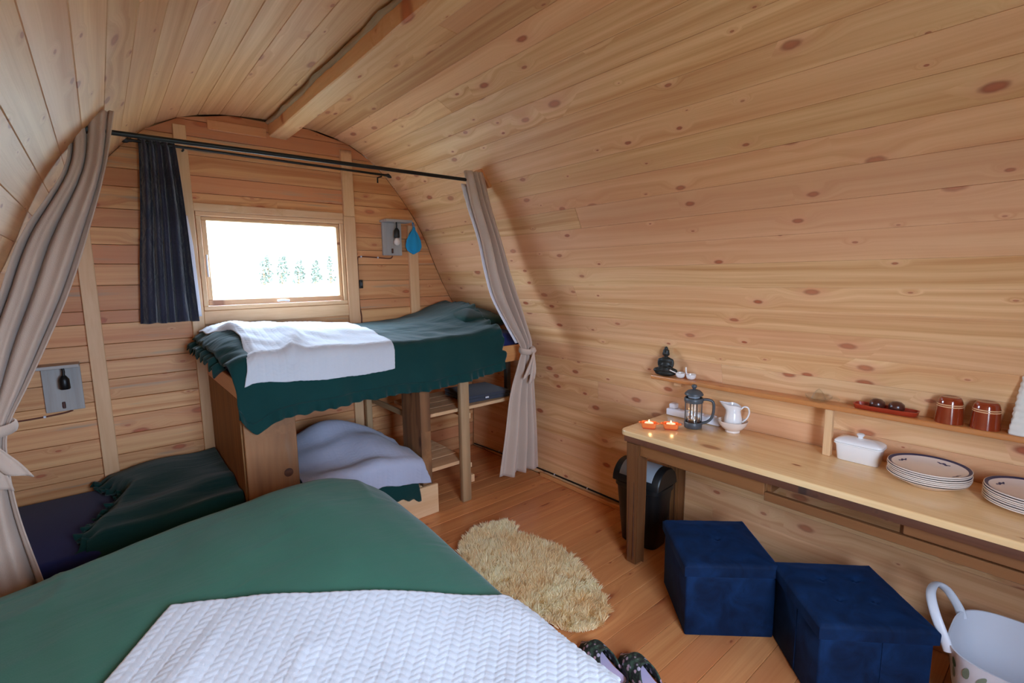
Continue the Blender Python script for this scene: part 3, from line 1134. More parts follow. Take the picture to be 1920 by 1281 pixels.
def top_surface(x, t, lift=0.0, drop_max=None):
    """t: cloth coordinate from the back (0) to the front and over the edge"""
    yb = 3.66
    edge = 2.80
    r = 0.05
    L = yb - (edge)
    if t <= L:
        y = yb - t
        return (x, y, top_h(x, y) + lift)
    o = t - L
    h = top_h(x, edge)
    if o < r * math.pi / 2:
        a = o / r
        return (x, edge - r * math.sin(a) - lift * math.sin(a), h - r * (1 - math.cos(a)) + lift * math.cos(a))
    d = r + o - r * math.pi / 2
    k = sstep(0.05, 0.3, d)
    y = edge - r - lift - k * (0.010 + 0.012 * math.sin(x * 21 + 2 * nz(x * 3, 0.0)) + 0.008 * nz(x * 9, d * 4, 1.0))
    return (x, y, h - d)


def top_duvet_pt(u, v):
    # left and right ends lean like the photographed edges
    v = min(v, 1.0)
    yb_frac = v
    xl = 0.425 + 0.05 * sstep(0.3, 1.0, v) + 0.012 * nz(v * 14, 3.0)
    xr = 2.30 - 0.10 * sstep(0.2, 0.75, v) + 0.014 * math.sin(v * 60)
    x = xl + (xr - xl) * u
    yedge_z = top_h(x, 2.80)
    L = 0.86
    hem = sinterp(HEM_X, HEM_Z, x)
    tot = L + 0.05 * math.pi / 2 + (yedge_z - 0.05 - (hem + 0.045))
    p = top_surface(x, v * tot)
    if u < 0.06:
        k = (0.06 - u) / 0.06
        p = (p[0], p[1], p[2] - 0.05 * k * k + 0.007 * k * math.sin(v * 60 + 3 * nz(v * 8, 6.0)))
    if u > 0.95:
        k = (u - 0.95) / 0.05
        p = (p[0], p[1] - 0.008 * k * math.sin(v * 80), p[2] + 0.008 * k * math.cos(v * 85))
    return p


td = thing('bunk_duvet', (1.35, 3.2, 1.18), 'dark green frilled duvet hanging over the front of the raised bunk', 'duvet')
solidify(link('cover', grid_mesh('cover', top_duvet_pt, 170, 90, M_DGREEN, (1.9, 1.3)), td), 0.014, -1)


def top_ruffle(u, v):
    x = 0.475 + (2.20 - 0.475) * u
    hem = sinterp(HEM_X, HEM_Z, x)
    yz = top_h(x, 2.80)
    d = yz - (hem + 0.05)
    L = 0.86 + 0.05 * math.pi / 2 - 0.05
    p = top_surface(x, L + d, 0.004)
    fr = (0.001 + 0.010 * v) * math.sin(x * 84 + 5 * nz(x * 5, 1.0)) + 0.014 * v * nz(x * 11, 2.0)
    return (x + 0.008 * v * nz(x * 20, 5.0), p[1] - 0.006 + fr - 0.012 * v, p[2] - 0.062 * v + 0.010 * v * nz(x * 17, 8.0))


solidify(link('ruffle', grid_mesh('ruffle', top_ruffle, 420, 8, M_DGREEN, (1.8, 0.08)), td), 0.003, 0)


def end_ruffle(u, v):
    t = u
    p = top_duvet_pt(0.0, 0.03 + 0.66 * t)
    w = (0.003 + 0.010 * v) * math.sin(t * 62 + 5 * nz(t * 9, 1.0))
    return (p[0] + 0.012 - 0.058 * v + 0.3 * w, p[1] + w * 0.5, p[2] - 0.012 - 0.030 * v * v + w)


solidify(link('ruffle', grid_mesh('ruffle', end_ruffle, 220, 8, M_DGREEN, (1.2, 0.08)), td), 0.003, 0)

# knit throw over the left half of the raised bunk
_bxl = lambda v: interp([0.0, 0.35, 0.55, 0.75, 1.0], [0.47, 0.52, 0.60, 0.57, 0.515], v)


def top_throw(u, v):
    xl = sinterp([0.0, 0.30, 0.50, 0.72, 1.0], [0.455, 0.475, 0.56, 0.56, 0.512], v) + 0.006 * nz(v * 5, 2.0)
    xr = 1.385 - 0.05 * v
    x = xl + (xr - xl) * u
    tot = 0.84 + 0.05 * math.pi / 2 + 0.075 + 0.02 * u + 0.03 * (1 - abs(2 * u - 1))
    s, t = x, v * tot
    wr = 0.040 * math.exp(-((x - 0.66 - 0.18 * math.sin(v * 3.0)) / 0.045) ** 2) * sstep(0.35, 0.6, v) * sstep(1.02, 0.75, v)
    wr += 0.028 * math.exp(-((x - 0.56) / 0.04) ** 2) * sstep(0.2, 0.4, v) * sstep(0.85, 0.6, v)
    wr += 0.012 * max(0, nz(x * 7, v * 6, 4.0)) * sstep(1.0, 0.5, x)
    p = top_surface(x, t + 0.02, 0.018 + wr + 0.0028 * chev(s, t, 0.034, 0.024))
    if u < 0.05:
        p = (p[0], p[1], p[2] - 0.02 * (0.05 - u) / 0.05)
    return p


tt = solidify(link('knit_throw', grid_mesh('knit_throw', top_throw, 170, 170, M_KNIT, (0.85, 1.05))), 0.006, -1)
tag(tt, 'white knit throw crumpled over the left half of the raised bunk', 'blanket')

# ------------------------------------------------------------------ lower bunk
lb = thing('lower_bunk', (0.5, 3.25, 0.0), 'low box bed beneath the raised bunk, pine board at its corner', 'bed')
for a, b in ((-0.53, 0.494), (0.760, 1.640)):
    plank('front_board', a, b, FY0 + 0.001, FY0 + 0.026, 0.0, 0.205, M_STUD, lb, 'x', 0.003)
plank('side_board', 1.515, 1.538, FY0 + 0.034, 3.61, 0.0, 0.205, M_STUD, lb, 'y', 0.003)
plank('platform', -0.53, 0.485, FY0 + 0.035, 3.69, 0.185, 0.204, M_STUD, lb, 'x', 0.002)
plank('platform', 0.510, 1.512, FY0 + 0.035, 3.69, 0.185, 0.204, M_STUD, lb, 'x', 0.002)
mt2 = thing('lower_mattress', (0.5, 3.24, 0.205), 'navy sheeted mattress of the lower bunk, bare at its left end', 'mattress')
link('mattress', box_mesh(1.03, 0.875, 0.185, M_NAVY, 0.03, 'mattress', 4), mt2, T(-0.032, 3.250, 0.2985))
link('mattress', box_mesh(0.99, 0.875, 0.185, M_NAVY, 0.03, 'mattress', 4), mt2, T(1.015, 3.250, 0.2985))


def low_h(x, y):
    h = 0.445 + 0.035 * sstep(-0.2, 0.1, x) * sstep(2.8, 3.5, y)
    h += 0.018 * nz(x * 4, y * 5, 6.0) + 0.014 * math.sin(x * 5 - y * 16 + 3 * nz(x * 2, y * 2)) * 0.6
    return h


def low_left_pt(u, v):
    x0 = interp([0.0, 0.2, 0.35, 0.6, 0.8, 1.0], [-0.13, -0.07, 0.00, -0.09, -0.16, -0.17], v) + 0.02 * nz(v * 12, 1.0)
    x = x0 + (0.484 - x0) * u
    y = 3.66 - 0.87 * v
    h = low_h(x, y)
    k = sstep(0.12, 0.0, u)
    h = h * (1 - k) + 0.405 * k + 0.012 * k * math.sin(v * 70)
    py = y
    if y < 2.86:
        d = (2.86 - y)
        h -= 1.6 * d
        py = 2.86 - 0.6 * d
    return (x + 0.012 * k * math.sin(v * 50), py, h)


ll = thing('lower_duvet', (0.2, 3.2, 0.40), 'very dark green rumpled duvet on the left part of the lower bunk', 'duvet')
solidify(link('cover', grid_mesh('cover', low_left_pt, 90, 90, M_DGREEN, (0.7, 0.9)), ll), 0.02, -1)


def low_ruffle(u, v):
    p = low_left_pt(0.02, u)
    w = (0.004 + 0.02 * v) * math.sin(u * 90 + 3 * nz(u * 11, 1.0))
    return (p[0] - 0.05 * v + 0.4 * w + 0.01, p[1] + 0.4 * w, p[2] + 0.010 * (1 - v) + abs(w) * 0.9 - 0.004 + 0.012 * v)


solidify(link('ruffle', grid_mesh('ruffle', low_ruffle, 200, 6, M_DGREEN, (0.9, 0.06)), ll), 0.003, 0)


def low_r_h(x, y):
    h = 0.43
    g = math.exp(-(((x - 1.12) / 0.26) ** 2 + ((y - 3.34) / 0.22) ** 2)) * 0.165
    g += math.exp(-(((x - 1.30) / 0.16) ** 2 + ((y - 3.05) / 0.22) ** 2)) * 0.065
    h += g - 0.04 * sstep(1.35, 1.55, x) + 0.012 * nz(x * 6, y * 6, 3.0)
    h += 0.012 * math.sin(x * 9 + y * 24 + 3 * nz(x * 3, y * 3)) * sstep(3.6, 3.2, y)
    return h


def low_r_surf(x, t, lift=0.0):
    yb, edge, r = 3.60, 2.80, 0.035
    L = yb - edge
    if t <= L:
        return (x, yb - t, low_r_h(x, yb - t) + lift)
    o = t - L
    h = low_r_h(x, edge)
    if o < r * math.pi / 2:
        a = o / r
        return (x, edge - r * math.sin(a) - lift * math.sin(a), h - r * (1 - math.cos(a)) + lift * math.cos(a))
    d = r + o - r * math.pi / 2
    return (x, edge - r - lift - 0.008 * math.sin(x * 24) * sstep(0.03, 0.12, d), h - d)


lr = thing('lower_duvet', (1.15, 3.2, 0.40), 'dark green duvet edge under the grey throw at the corner of the lower bunk', 'duvet')
solidify(link('cover', grid_mesh('cover', lambda u, v: low_r_surf(0.762 + (1.47 - 0.762) * u + 0.03 * u * sstep(0.8, 1, v), 0.01 + v * (0.84 + 0.24 * (0.6 + 0.4 * u)) + 0.008 * math.sin(u * 60) * sstep(0.9, 1, v)), 60, 60, M_DGREEN, (0.8, 1.0)), lr), 0.012, -1)


def low_throw(u, v):
    x = 0.775 + (1.525 - 0.775 + 0.045 * sstep(0.85, 1.0, v)) * u
    tot = 0.80 + 0.055 + 0.125 - 0.02 * u
    t = v * tot
    return low_r_surf(x, t, 0.016 + 0.0026 * chev(x, t, 0.034, 0.024))


lt = solidify(link('knit_throw', grid_mesh('knit_throw', low_throw, 130, 150, M_GKNIT, (0.8, 1.0))), 0.006, -1)
tag(lt, 'pale grey knit throw humped over the right end of the lower bunk', 'blanket')

# ------------------------------------------------------------------ curtains and rods


def curtain_mesh(name, rows, folds, mat, seed=0, nu=120, nv=90, fold_bias=0.0):
    """rows: (z, x_left, x_right, y, fold amplitude) from top to bottom"""
    rows = sorted(rows, key=lambda r: r[0])
    zs = [r[0] for r in rows]

    def fn(u, v):
        z = zs[-1] + (zs[0] - zs[-1]) * v
        xl = sinterp(zs, [r[1] for r in rows], z)
        xr = sinterp(zs, [r[2] for r in rows], z)
        y = sinterp(zs, [r[3] for r in rows], z)
        am = sinterp(zs, [r[4] for r in rows], z)
        uu = u + 0.035 * math.sin(u * 9 + seed) + 0.02 * nz(u * 4 + seed, z * 1.5)
        f = math.sin(uu * folds * 2 * math.pi + 0.8 * nz(u * 3, z * 1.1, seed)) + 0.35 * math.sin(uu * folds * 4.3 * math.pi + seed)
        return (xl + (xr - xl) * u + 0.15 * am * math.cos(uu * folds * 2 * math.pi), y + am * f, z + 0.006 * nz(u * 6, seed))

    return grid_mesh(name, fn, nu, nv, mat, (1.0, 2.2))


def tie(parent, cx, cy, cz, rx, ry, side, mat):
    """knotted cloth tie round a gathered curtain with two hanging tails"""
    pts = [(cx + rx * math.cos(a), cy + ry * math.sin(a), cz + 0.012 * math.sin(a)) for a in [2 * math.pi * k / 24 for k in range(25)]]
    link('tie_band', tube_mesh('tie_band', pts, [(0.010, 0.024)] * 25, mat, 8, False), parent)
    kx, ky = cx + side * rx * 0.30, cy - ry * 1.0
    kn = lathe_mesh('tie_knot', [(0.0, -0.026), (0.018, -0.020), (0.027, 0.0), (0.018, 0.020), (0.0, 0.026)], mat, 14, 180)
    link('tie_knot', kn, parent, T(kx, ky - 0.004, cz) @ RX(10))
    for dx, ln, wd in ((-side * 0.085, 0.17, 0.075), (-side * 0.035, 0.21, 0.06)):
        def tail(u, v, dx=dx, ln=ln, wd=wd):
            w = 0.02 + (wd - 0.02) * sstep(0, 0.8, v)
            return (kx + dx * v + (u - 0.5) * w, ky - 0.014 - 0.02 * math.sin(v * 2.2) - 0.008 * math.sin(u * 6), cz - 0.01 - ln * v - (0.03 * (u - 0.5) * (1 if dx > 0 else -1)) * v)
        solidify(link('tie_tail', grid_mesh('tie_tail', tail, 10, 14, mat), parent), 0.004, 0)


CY = 2.62
rc = thing('curtain', (2.3, CY, 0.15), 'beige linen curtain tied back against the right wall', 'curtain', 'beige linen curtains')
rows_r = [(2.25, 1.805, 1.945, CY - 0.026, 0.018), (2.05, 1.865, 2.015, CY - 0.012, 0.024), (1.83, 1.945, 2.115, CY, 0.026), (1.62, 1.995, 2.195, CY, 0.028), (1.45, 2.05, 2.265, CY, 0.030),
          (1.25, 2.17, 2.335, CY, 0.026), (1.12, 2.255, 2.375, CY, 0.020), (1.065, 2.285, 2.375, CY + 0.01, 0.015), (0.98, 2.265, 2.395, CY + 0.015, 0.018), (0.75, 2.20, 2.425, CY + 0.03, 0.026), (0.45, 2.165, 2.47, CY + 0.05, 0.03), (0.13, 2.120, 2.505, CY + 0.07, 0.032)]
solidify(link('panel', curtain_mesh('panel', rows_r, 3.3, M_LINEN, 1.0), rc), 0.004, 0)


def lining_fn(u, v):
    zs = [r[0] for r in rows_r][::-1]
    xs = [r[1] for r in rows_r][::-1]
    z = 2.18 - (2.18 - 1.12) * v
    return (sinterp(zs, xs, z) - 0.016 + 0.05 * u, CY + 0.032 + 0.01 * u, z)


solidify(link('lining', grid_mesh('lining', lining_fn, 4, 40, M_LINING), rc), 0.003, 0)
tie(rc, 2.330, CY + 0.01, 1.065, 0.058, 0.040, 1, M_LINEN)

lc = thing('curtain', (-0.35, CY, 0.15), 'beige linen curtain tied back against the left wall', 'curtain', 'beige linen curtains')
rows_l = [(2.27, -0.035, 0.112, CY - 0.028, 0.018), (2.05, -0.06, 0.066, CY - 0.014, 0.028), (1.77, -0.215, -0.018, CY, 0.036), (1.55, -0.295, -0.095, CY, 0.036), (1.37, -0.355, -0.172, CY, 0.034), (1.20, -0.390, -0.250, CY, 0.026),
          (1.06, -0.415, -0.315, CY, 0.016), (0.95, -0.465, -0.330, CY, 0.02), (0.72, -0.51, -0.322, CY, 0.028), (0.44, -0.535, -0.285, CY, 0.032), (0.12, -0.55, -0.245, CY + 0.03, 0.034)]
solidify(link('panel', curtain_mesh('panel', rows_l, 2.6, M_LINEN, 4.0), lc), 0.004, 0)
tie(lc, -0.365, CY, 1.06, 0.066, 0.042, -1, M_LINEN)

rod = thing('curtain_rod', (0.95, CY, 2.19), 'long black curtain rod spanning the cabin between the beige curtains', 'curtain rod')
link('pole', tube_mesh('pole', [(-0.005, CY, 2.195), (1.94, CY, 2.200)], 0.0105, M_BLACKROD, 12), rod)
for x, s in ((-0.012, -1), (1.952, 1)):
    b = link('bracket', box_mesh(0.13, 0.075, 0.022, M_RAIL, 0.004, 'bracket'), rod, T(x + s * 0.006, CY, 2.218) @ RY(s * 52))
    link('socket', lathe_mesh('socket', [(0.0, 0.0), (0.02, 0.0), (0.02, 0.02), (0.0, 0.02)], M_BLACKROD, 16), b, T(x - s * 0.016, CY, 2.197) @ RY(90))

RY2 = YB - 0.075
rod2 = thing('curtain_rod', (1.0, RY2, 2.40), 'shorter black curtain rod with finials, fixed to the back gable above the window', 'curtain rod')
link('pole', tube_mesh('pole', [(0.215, RY2, 2.402), (1.795, RY2, 2.388)], 0.0085, M_BLACKROD, 12), rod2)
fin = lathe_mesh('finial', [(0.0, 0.0), (0.010, 0.0), (0.011, 0.012), (0.017, 0.022), (0.019, 0.038), (0.014, 0.056), (0.0, 0.064)], M_BLACKROD, 18)
link('finial', fin, rod2, T(1.790, RY2, 2.388) @ RY(90))
link('finial', fin, rod2, T(0.222, RY2, 2.402) @ RY(-90))
for x in (0.47, 1.755):
    z = 2.40 - 0.014 * (x - 0.215) / 1.6
    link('bracket', tube_mesh('bracket', [(x, YB - 0.003, z - 0.05), (x, YB - 0.006, z - 0.01), (x, RY2, z - 0.012)], 0.006, M_BLACKROD, 8), rod2)

dc = thing('curtain', (0.33, RY2, 1.34), 'short dark charcoal curtain hanging left of the back window', 'curtain')
solidify(link('panel', curtain_mesh('panel', [(2.425, 0.250, 0.425, RY2 + 0.005, 0.012), (2.36, 0.250, 0.430, RY2, 0.018), (2.0, 0.225, 0.445, RY2, 0.022), (1.7, 0.195, 0.452, RY2, 0.024), (1.345, 0.165, 0.460, RY2, 0.026)], 5.0, M_DCURT, 2.0, 140, 60), dc), 0.004, 0)
solidify(link('lining', grid_mesh('lining', lambda u, v: (0.42 + 0.055 * u + (0.012 * v) - 0.04 * max(0, 0.3 - v), RY2 + 0.040, 2.0 - 0.63 * v), 4, 20, M_LINING), dc), 0.002, 0)

# ------------------------------------------------------------------ wall lamps, cables, hanging cloth


def wall_lamp(cx, cz, w, h, label, bulb):
    t = thing('wall_lamp', (cx, YB, cz), label, 'lamp', 'wall lamps on grey boards')
    plank('back_board', cx - w / 2, cx + w / 2, YB - 0.022, YB - 0.0005, cz - h / 2, cz + h / 2, M_SLATE, t, 'z', 0.002)
    plank('top_shelf', cx - w / 2 - 0.012, cx + w / 2 + (0.05 if bulb else 0.0), YB - 0.125, YB - 0.001, cz + h / 2 + 0.0005, cz + h / 2 + 0.018, M_SLATE, t, 'x', 0.002)
    sx, sy = cx + 0.012, YB - 0.080
    top = cz + h / 2
    c = link('cord', tube_mesh('cord', [(sx, sy, top), (sx + 0.002, sy, top - 0.022), (sx, sy, top - 0.046)], 0.006, M_BLACKP, 8), t)
    link('socket', lathe_mesh('socket', [(0.0, 0.0), (0.010, -0.001), (0.018, -0.014), (0.0225, -0.022), (0.0235, -0.074), (0.0195, -0.078), (0.0, -0.078)], M_BLACKP, 24), t, T(sx, sy, top - 0.044))
    if bulb:
        link('bulb', lathe_mesh('bulb', [(0.0, 0.0), (0.014, -0.002), (0.018, -0.012), (0.0245, -0.028), (0.0255, -0.036), (0.021, -0.050), (0.010, -0.060), (0.0, -0.062)], M_BULB, 24, 180), t, T(sx, sy, top - 0.121))
    link('switch', box_mesh(0.014, 0.012, 0.038, M_DBROWN, 0.003, 'switch'), t, T(cx - 0.005, YB - 0.028, cz - h / 2 + 0.035))
    return t


wall_lamp(1.848, 1.905, 0.165, 0.258, 'grey board wall lamp with a white bulb, right of the back window', True)
wall_lamp(-0.213, 1.003, 0.165, 0.255, 'grey board wall lamp with an empty black socket, low on the left of the gable', False)


def cable(label, pts, rad, mat, clips, cmat, name='cable'):
    t = thing(name, pts[0], label, 'cable')
    link('wire', tube_mesh('wire', smooth_pts(pts, 6), rad, mat, 8), t)
    for p in clips:
        link('clip', box_mesh(0.012, 0.012, 0.014, cmat, 0.003, 'clip'), t, T(*p))
    return t


YC = YB - 0.006
cable('thin brown cable from the right wall lamp down beside the window', [(1.85, YC - 0.004, 1.772), (1.83, YC, 1.752), (1.74, YC, 1.756), (1.64, YC, 1.762), (1.575, YC, 1.762), (1.556, YC, 1.74), (1.553, YC, 1.6), (1.552, YC, 1.40), (1.563, YC, 1.30), (1.560, YC, 1.22)],
      0.0045, M_BROWNCABLE, [(1.583, YC - 0.004, 1.763), (1.722, YC - 0.004, 1.758)], M_WHITEP)
cable('thin brown cable running left from the low wall lamp', [(-0.185, YC - 0.004, 0.872), (-0.22, YC, 0.862), (-0.32, YC, 0.853), (-0.42, YC, 0.850), (-0.55, YC, 0.852)], 0.0045, M_BROWNCABLE, [(-0.305, YC - 0.004, 0.855)], M_WHITEP)
sw = thing('light_switch', (1.562, YB, 1.55), 'small black switch beside the stud right of the window', 'switch')
link('plate', box_mesh(0.026, 0.018, 0.066, M_BLACKP, 0.004, 'plate', 2), sw, T(1.571, YB - 0.010, 1.551))
link('rocker', box_mesh(0.012, 0.006, 0.026, M_GREYP, 0.002, 'rocker'), sw, T(1.571, YB - 0.022, 1.551))
bx = 2.604
cable('black cable clipped along the foot of the right wall', [(2.596, 3.70, 0.02), (2.600, 3.45, 0.028), (bx - 0.006, 3.2, 0.036), (bx - 0.006, 2.7, 0.045), (bx - 0.006, 2.3, 0.046), (bx - 0.006, 1.9, 0.045), (bx - 0.006, 1.3, 0.045), (bx - 0.006, 0.2, 0.045)],
      0.006, M_BLACKP, [(bx - 0.006, y, 0.046) for y in (3.32, 2.62, 2.28, 1.98)], M_WHITEP)

mit = thing('hanging_cloth', (2.03, YB - 0.03, 1.79), 'turquoise cloth pouch hanging from the stud beside the right wall lamp', 'cloth')


def mitten(u, v):
    a = u * 2 * math.pi
    w = interp([0, 0.10, 0.25, 0.5, 0.72, 0.88, 1.0], [0.010, 0.014, 0.040, 0.066, 0.074, 0.058, 0.004], v)
    d = 0.35 * w + 0.004 * math.sin(3 * a + v * 4)
    z = 2.005 - 0.215 * v
    return (2.030 - 0.012 * v + w * math.cos(a), YB - 0.052 + 0.5 * d * math.sin(a) + 0.003 * math.sin(6 * a), z + 0.006 * math.sin(a * 2))


link('pouch', grid_mesh('pouch', mitten, 36, 30, M_BLUEC), mit)
link('loop', tube_mesh('loop', smooth_pts([(2.026, YB - 0.05, 1.998), (2.022, YB - 0.045, 2.03), (2.030, YB - 0.040, 2.045), (2.036, YB - 0.045, 2.03), (2.033, YB - 0.05, 1.998)], 4), 0.0035, M_BLUEC, 6), mit)
link('hook', tube_mesh('hook', [(2.029, YB - 0.029, 2.036), (2.029, YB - 0.048, 2.034), (2.029, YB - 0.050, 2.044)], 0.003, M_CHROME, 6), mit)

# ------------------------------------------------------------------ long table against the right wall
TX0, TX1, TY0, TY1, TZ = 2.105, 2.600, -0.42, 1.625, 0.760
tb = thing('dining_table', (2.35, 0.6, 0.0), 'long brown-legged pine table standing against the right wall', 'table')


def top_mesh():
    bm = bmesh.new()
    r = 0.045
    pts = []
    for cx, cy, a0 in ((TX1 - 0.004, TY0 + 0.004, -90), (TX1 - 0.004, TY1 - 0.004, 0), (TX0 + r, TY1 - r, 90), (TX0 + 0.01, TY0 + 0.01, 180)):
        rr = r if a0 == 90 else (0.01 if a0 == 180 else 0.004)
        for k in range(7):
            a = math.radians(a0 + 90 * k / 6)
            pts.append((cx + rr * math.cos(a), cy + rr * math.sin(a)))
    # local x along the grain (world y)
    lo = [bm.verts.new((y - 0.6, -(x - 2.35), -0.026)) for x, y in pts]
    f = bm.faces.new(lo)
    ret = bmesh.ops.extrude_face_region(bm, geom=[f])
    vs = [g for g in ret['geom'] if isinstance(g, bmesh.types.BMVert)]
    bmesh.ops.translate(bm, verts=vs, vec=(0, 0, 0.026))
    bm.edges.ensure_lookup_table()
    es = [e for e in bm.edges if all(v in vs for v in e.verts)]
    bmesh.ops.bevel(bm, geom=es, offset=0.007, segments=3, profile=0.5, affect='EDGES')
    return from_bm('tabletop', bm, M_TOP, True, 35)


link('tabletop', top_mesh(), tb, T(2.35, 0.6, TZ) @ AX['y'])


def rough_strip():
    bm = bmesh.new()
    n, L = 90, TY1 - 0.035 - TY0 - 0.02
    rings = []
    for i in range(n + 1):
        q = i / n
        a, b = 0.003 * nz(q * 40, 1.0) + 0.002 * nz(q * 110, 3.0), 0.004 * nz(q * 34, 6.0)
        rings.append([bm.verts.new((q * L - L / 2, yy, zz)) for yy, zz in ((0.026 + a, 0.017), (0.028 + a, 0.0), (0.022 + a, -0.017 + b), (-0.022, -0.017 + b), (-0.022, 0.017))])
    for r0, r1 in zip(rings, rings[1:]):
        for k in range(5):
            bm.faces.new((r0[k], r0[(k + 1) % 5], r1[(k + 1) % 5], r1[k]))
    bm.faces.new(rings[0][::-1])
    bm.faces.new(rings[-1])
    return from_bm('under_edge', bm, M_EDGE, True, 40)


e = link('under_edge', rough_strip(), tb, T(TX0 + 0.030, (TY0 + TY1 - 0.015) / 2, TZ - 0.0437) @ AX['y'])
e['label'] = 'dark rough edge strip under the tabletop'
ex = TX0 + 0.028
plank('apron', ex, ex + 0.024, 0.862, 1.505, 0.632, TZ - 0.062, M_STAIN, tb, 'y', 0.002)
plank('apron_rail', ex, ex + 0.024, -0.36, 0.861, 0.612, 0.650, M_STAIN, tb, 'y', 0.002)
plank('apron', ex + 0.02, TX1 - 0.03, 1.515, 1.537, 0.632, TZ - 0.062, M_STAIN, tb, 'x', 0.002)
plank('drawer_runner', ex + 0.025, TX1 - 0.06, 0.842, 0.861, 0.640, TZ - 0.028, M_STAIN, tb, 'x', 0.002)
plank('drawer_runner', ex + 0.025, TX1 - 0.06, 0.372, 0.392, 0.640, TZ - 0.028, M_STAIN, tb, 'x', 0.002)
plank('drawer', ex - 0.004, ex + 0.020, -0.34, 0.378, 0.658, TZ - 0.062, M_STAIN, tb, 'y', 0.003)


def leg_mesh():
    bm = bmesh.new()
    bmesh.ops.create_cube(bm, size=1)
    for v in bm.verts:
        t = v.co.z + 0.5
        k = 0.066 + 0.012 * t
        v.co = Vector(((v.co.z) * 0.6985, v.co.y * k, -v.co.x * k))
    bmesh.ops.bevel(bm, geom=bm.edges[:], offset=0.006, segments=2, affect='EDGES')
    # flutes are not cut: two thin dark strips on the leg front draw them
    return from_bm('leg', bm, M_STAIN, True, 40)


lg = leg_mesh()
for x in (TX0 + 0.052, TX1 - 0.040):
    for y in (1.545, -0.355):
        l = link('leg', lg, tb, T(x, y, 0.6985 / 2) @ AX['z'])
        for k in (-0.016, 0.016):
            link('flute_strip', box_mesh(0.66, 0.0035, 0.003, M_EDGE, 0, 'flute_strip'), l, T(x - 0.0362, y + k, 0.36) @ Matrix.Rotation(math.radians(0.4), 4, 'Y') @ AX['z'] @ RX(90))

# shelf above the table
SZ = 1.0
sf = thing('wall_shelf', (2.53, 0.6, SZ), 'long narrow orange varnished shelf on the right wall above the table', 'shelf')
plank('board', 2.478, 2.562, -0.45, 1.685, SZ - 0.024, SZ, M_SHELF, sf, 'y', 0.006, 3)
for y in (0.742, -0.30):
    plank('support_post', 2.480, 2.512, y - 0.016, y + 0.016, TZ + 0.0005, SZ - 0.0245, M_STUD, sf, 'z', 0.003)
link('wall_cleat', box_mesh(0.05, 0.03, 0.03, M_STUD, 0.003, 'cleat'), sf, T(2.545, 1.535, SZ - 0.040) @ AX['y'])

# ------------------------------------------------------------------ on the table: candles, press, jug, sockets


def candle(x, y, rz, label):
    M = T(x, y, TZ) @ RZ(rz)
    t = thing('candle_dish', (x, y, TZ), label, 'candle', 'lit candle dishes', RZ(rz))

    def dish(sx, sy, k):
        bm = bmesh.new()
        secs = [(0.78, 0.0005), (0.90, 0.006), (0.97, 0.017), (1.0, 0.032), (0.94, 0.032), (0.90, 0.012), (0.0, 0.010)]
        rings = []
        for s, z in secs:
            ring = []
            for q in range(32):
                a = 2 * math.pi * q / 32
                c, sn = math.cos(a), math.sin(a)
                p = 0.35
                ring.append(bm.verts.new((sx * s * math.copysign(abs(c) ** p, c), sy * s * math.copysign(abs(sn) ** p, sn), z)))
            rings.append(ring)
        for r0, r1 in zip(rings, rings[1:]):
            for q in range(32):
                bm.faces.new((r0[q], r0[(q + 1) % 32], r1[(q + 1) % 32], r1[q]))
        bm.faces.new(rings[0][::-1])
        bmesh.ops.remove_doubles(bm, verts=bm.verts, dist=1e-5)
        me = from_bm('dish', bm, [M_ORANGE, M_REDG], True, 50)
        for pol in me.polygons:
            if pol.center.z < 0.010 and pol.center.xy.length > sx * 0.4:
                pol.material_index = 1
        return me

    link('dish', dish(0.040, 0.030, 0), t, M)
    ear = tube_mesh('handle', smooth_pts([(0.038, -0.013, 0.027), (0.050, -0.008, 0.028), (0.053, 0, 0.028), (0.050, 0.008, 0.028), (0.038, 0.013, 0.027)], 4), 0.004, M_ORANGE, 8)
    link('handle', ear, t, M)
    link('handle', ear, t, M @ RZ(180))
    tl = link('tealight', lathe_mesh('tealight', [(0.0, 0.010), (0.024, 0.010), (0.0245, 0.029), (0.022, 0.030), (0.0215, 0.0265), (0.0, 0.0262)], M_WAX, 24), t, M)
    link('wick', tube_mesh('wick', [(0, 0, 0.026), (0.0005, 0, 0.034)], 0.0007, M_BLACKP, 6), tl, M)
    link('flame', lathe_mesh('flame', [(0.0, 0.030), (0.0035, 0.033), (0.0045, 0.036), (0.0036, 0.041), (0.0016, 0.046), (0.0, 0.049)], M_FLAME, 16, 180), tl, M)
    ld = bpy.data.lights.new('candle_light', 'POINT')
    ld.energy = 0.003
    ld.color = (1.0, 0.55, 0.22)
    ld.shadow_soft_size = 0.006
    lo = bpy.data.objects.new('candle_light', ld)
    col.objects.link(lo)
    lo.parent = t
    lo.location = (0, 0, 0.066)


def flame_mat():
    t = NT('candle_flame')
    e = t.n('ShaderNodeEmission', ins={'Color': (1.0, 0.72, 0.34, 1), 'Strength': 0.10})
    t.t.links.new(e.outputs[0], t.out.inputs['Surface'])
    return t.m


M_FLAME = flame_mat()
candle(2.240, 1.525, -60, 'lit tealight in an orange dish, nearest the table corner')
candle(2.312, 1.435, -58, 'lit tealight in an orange dish, beside the coffee press')

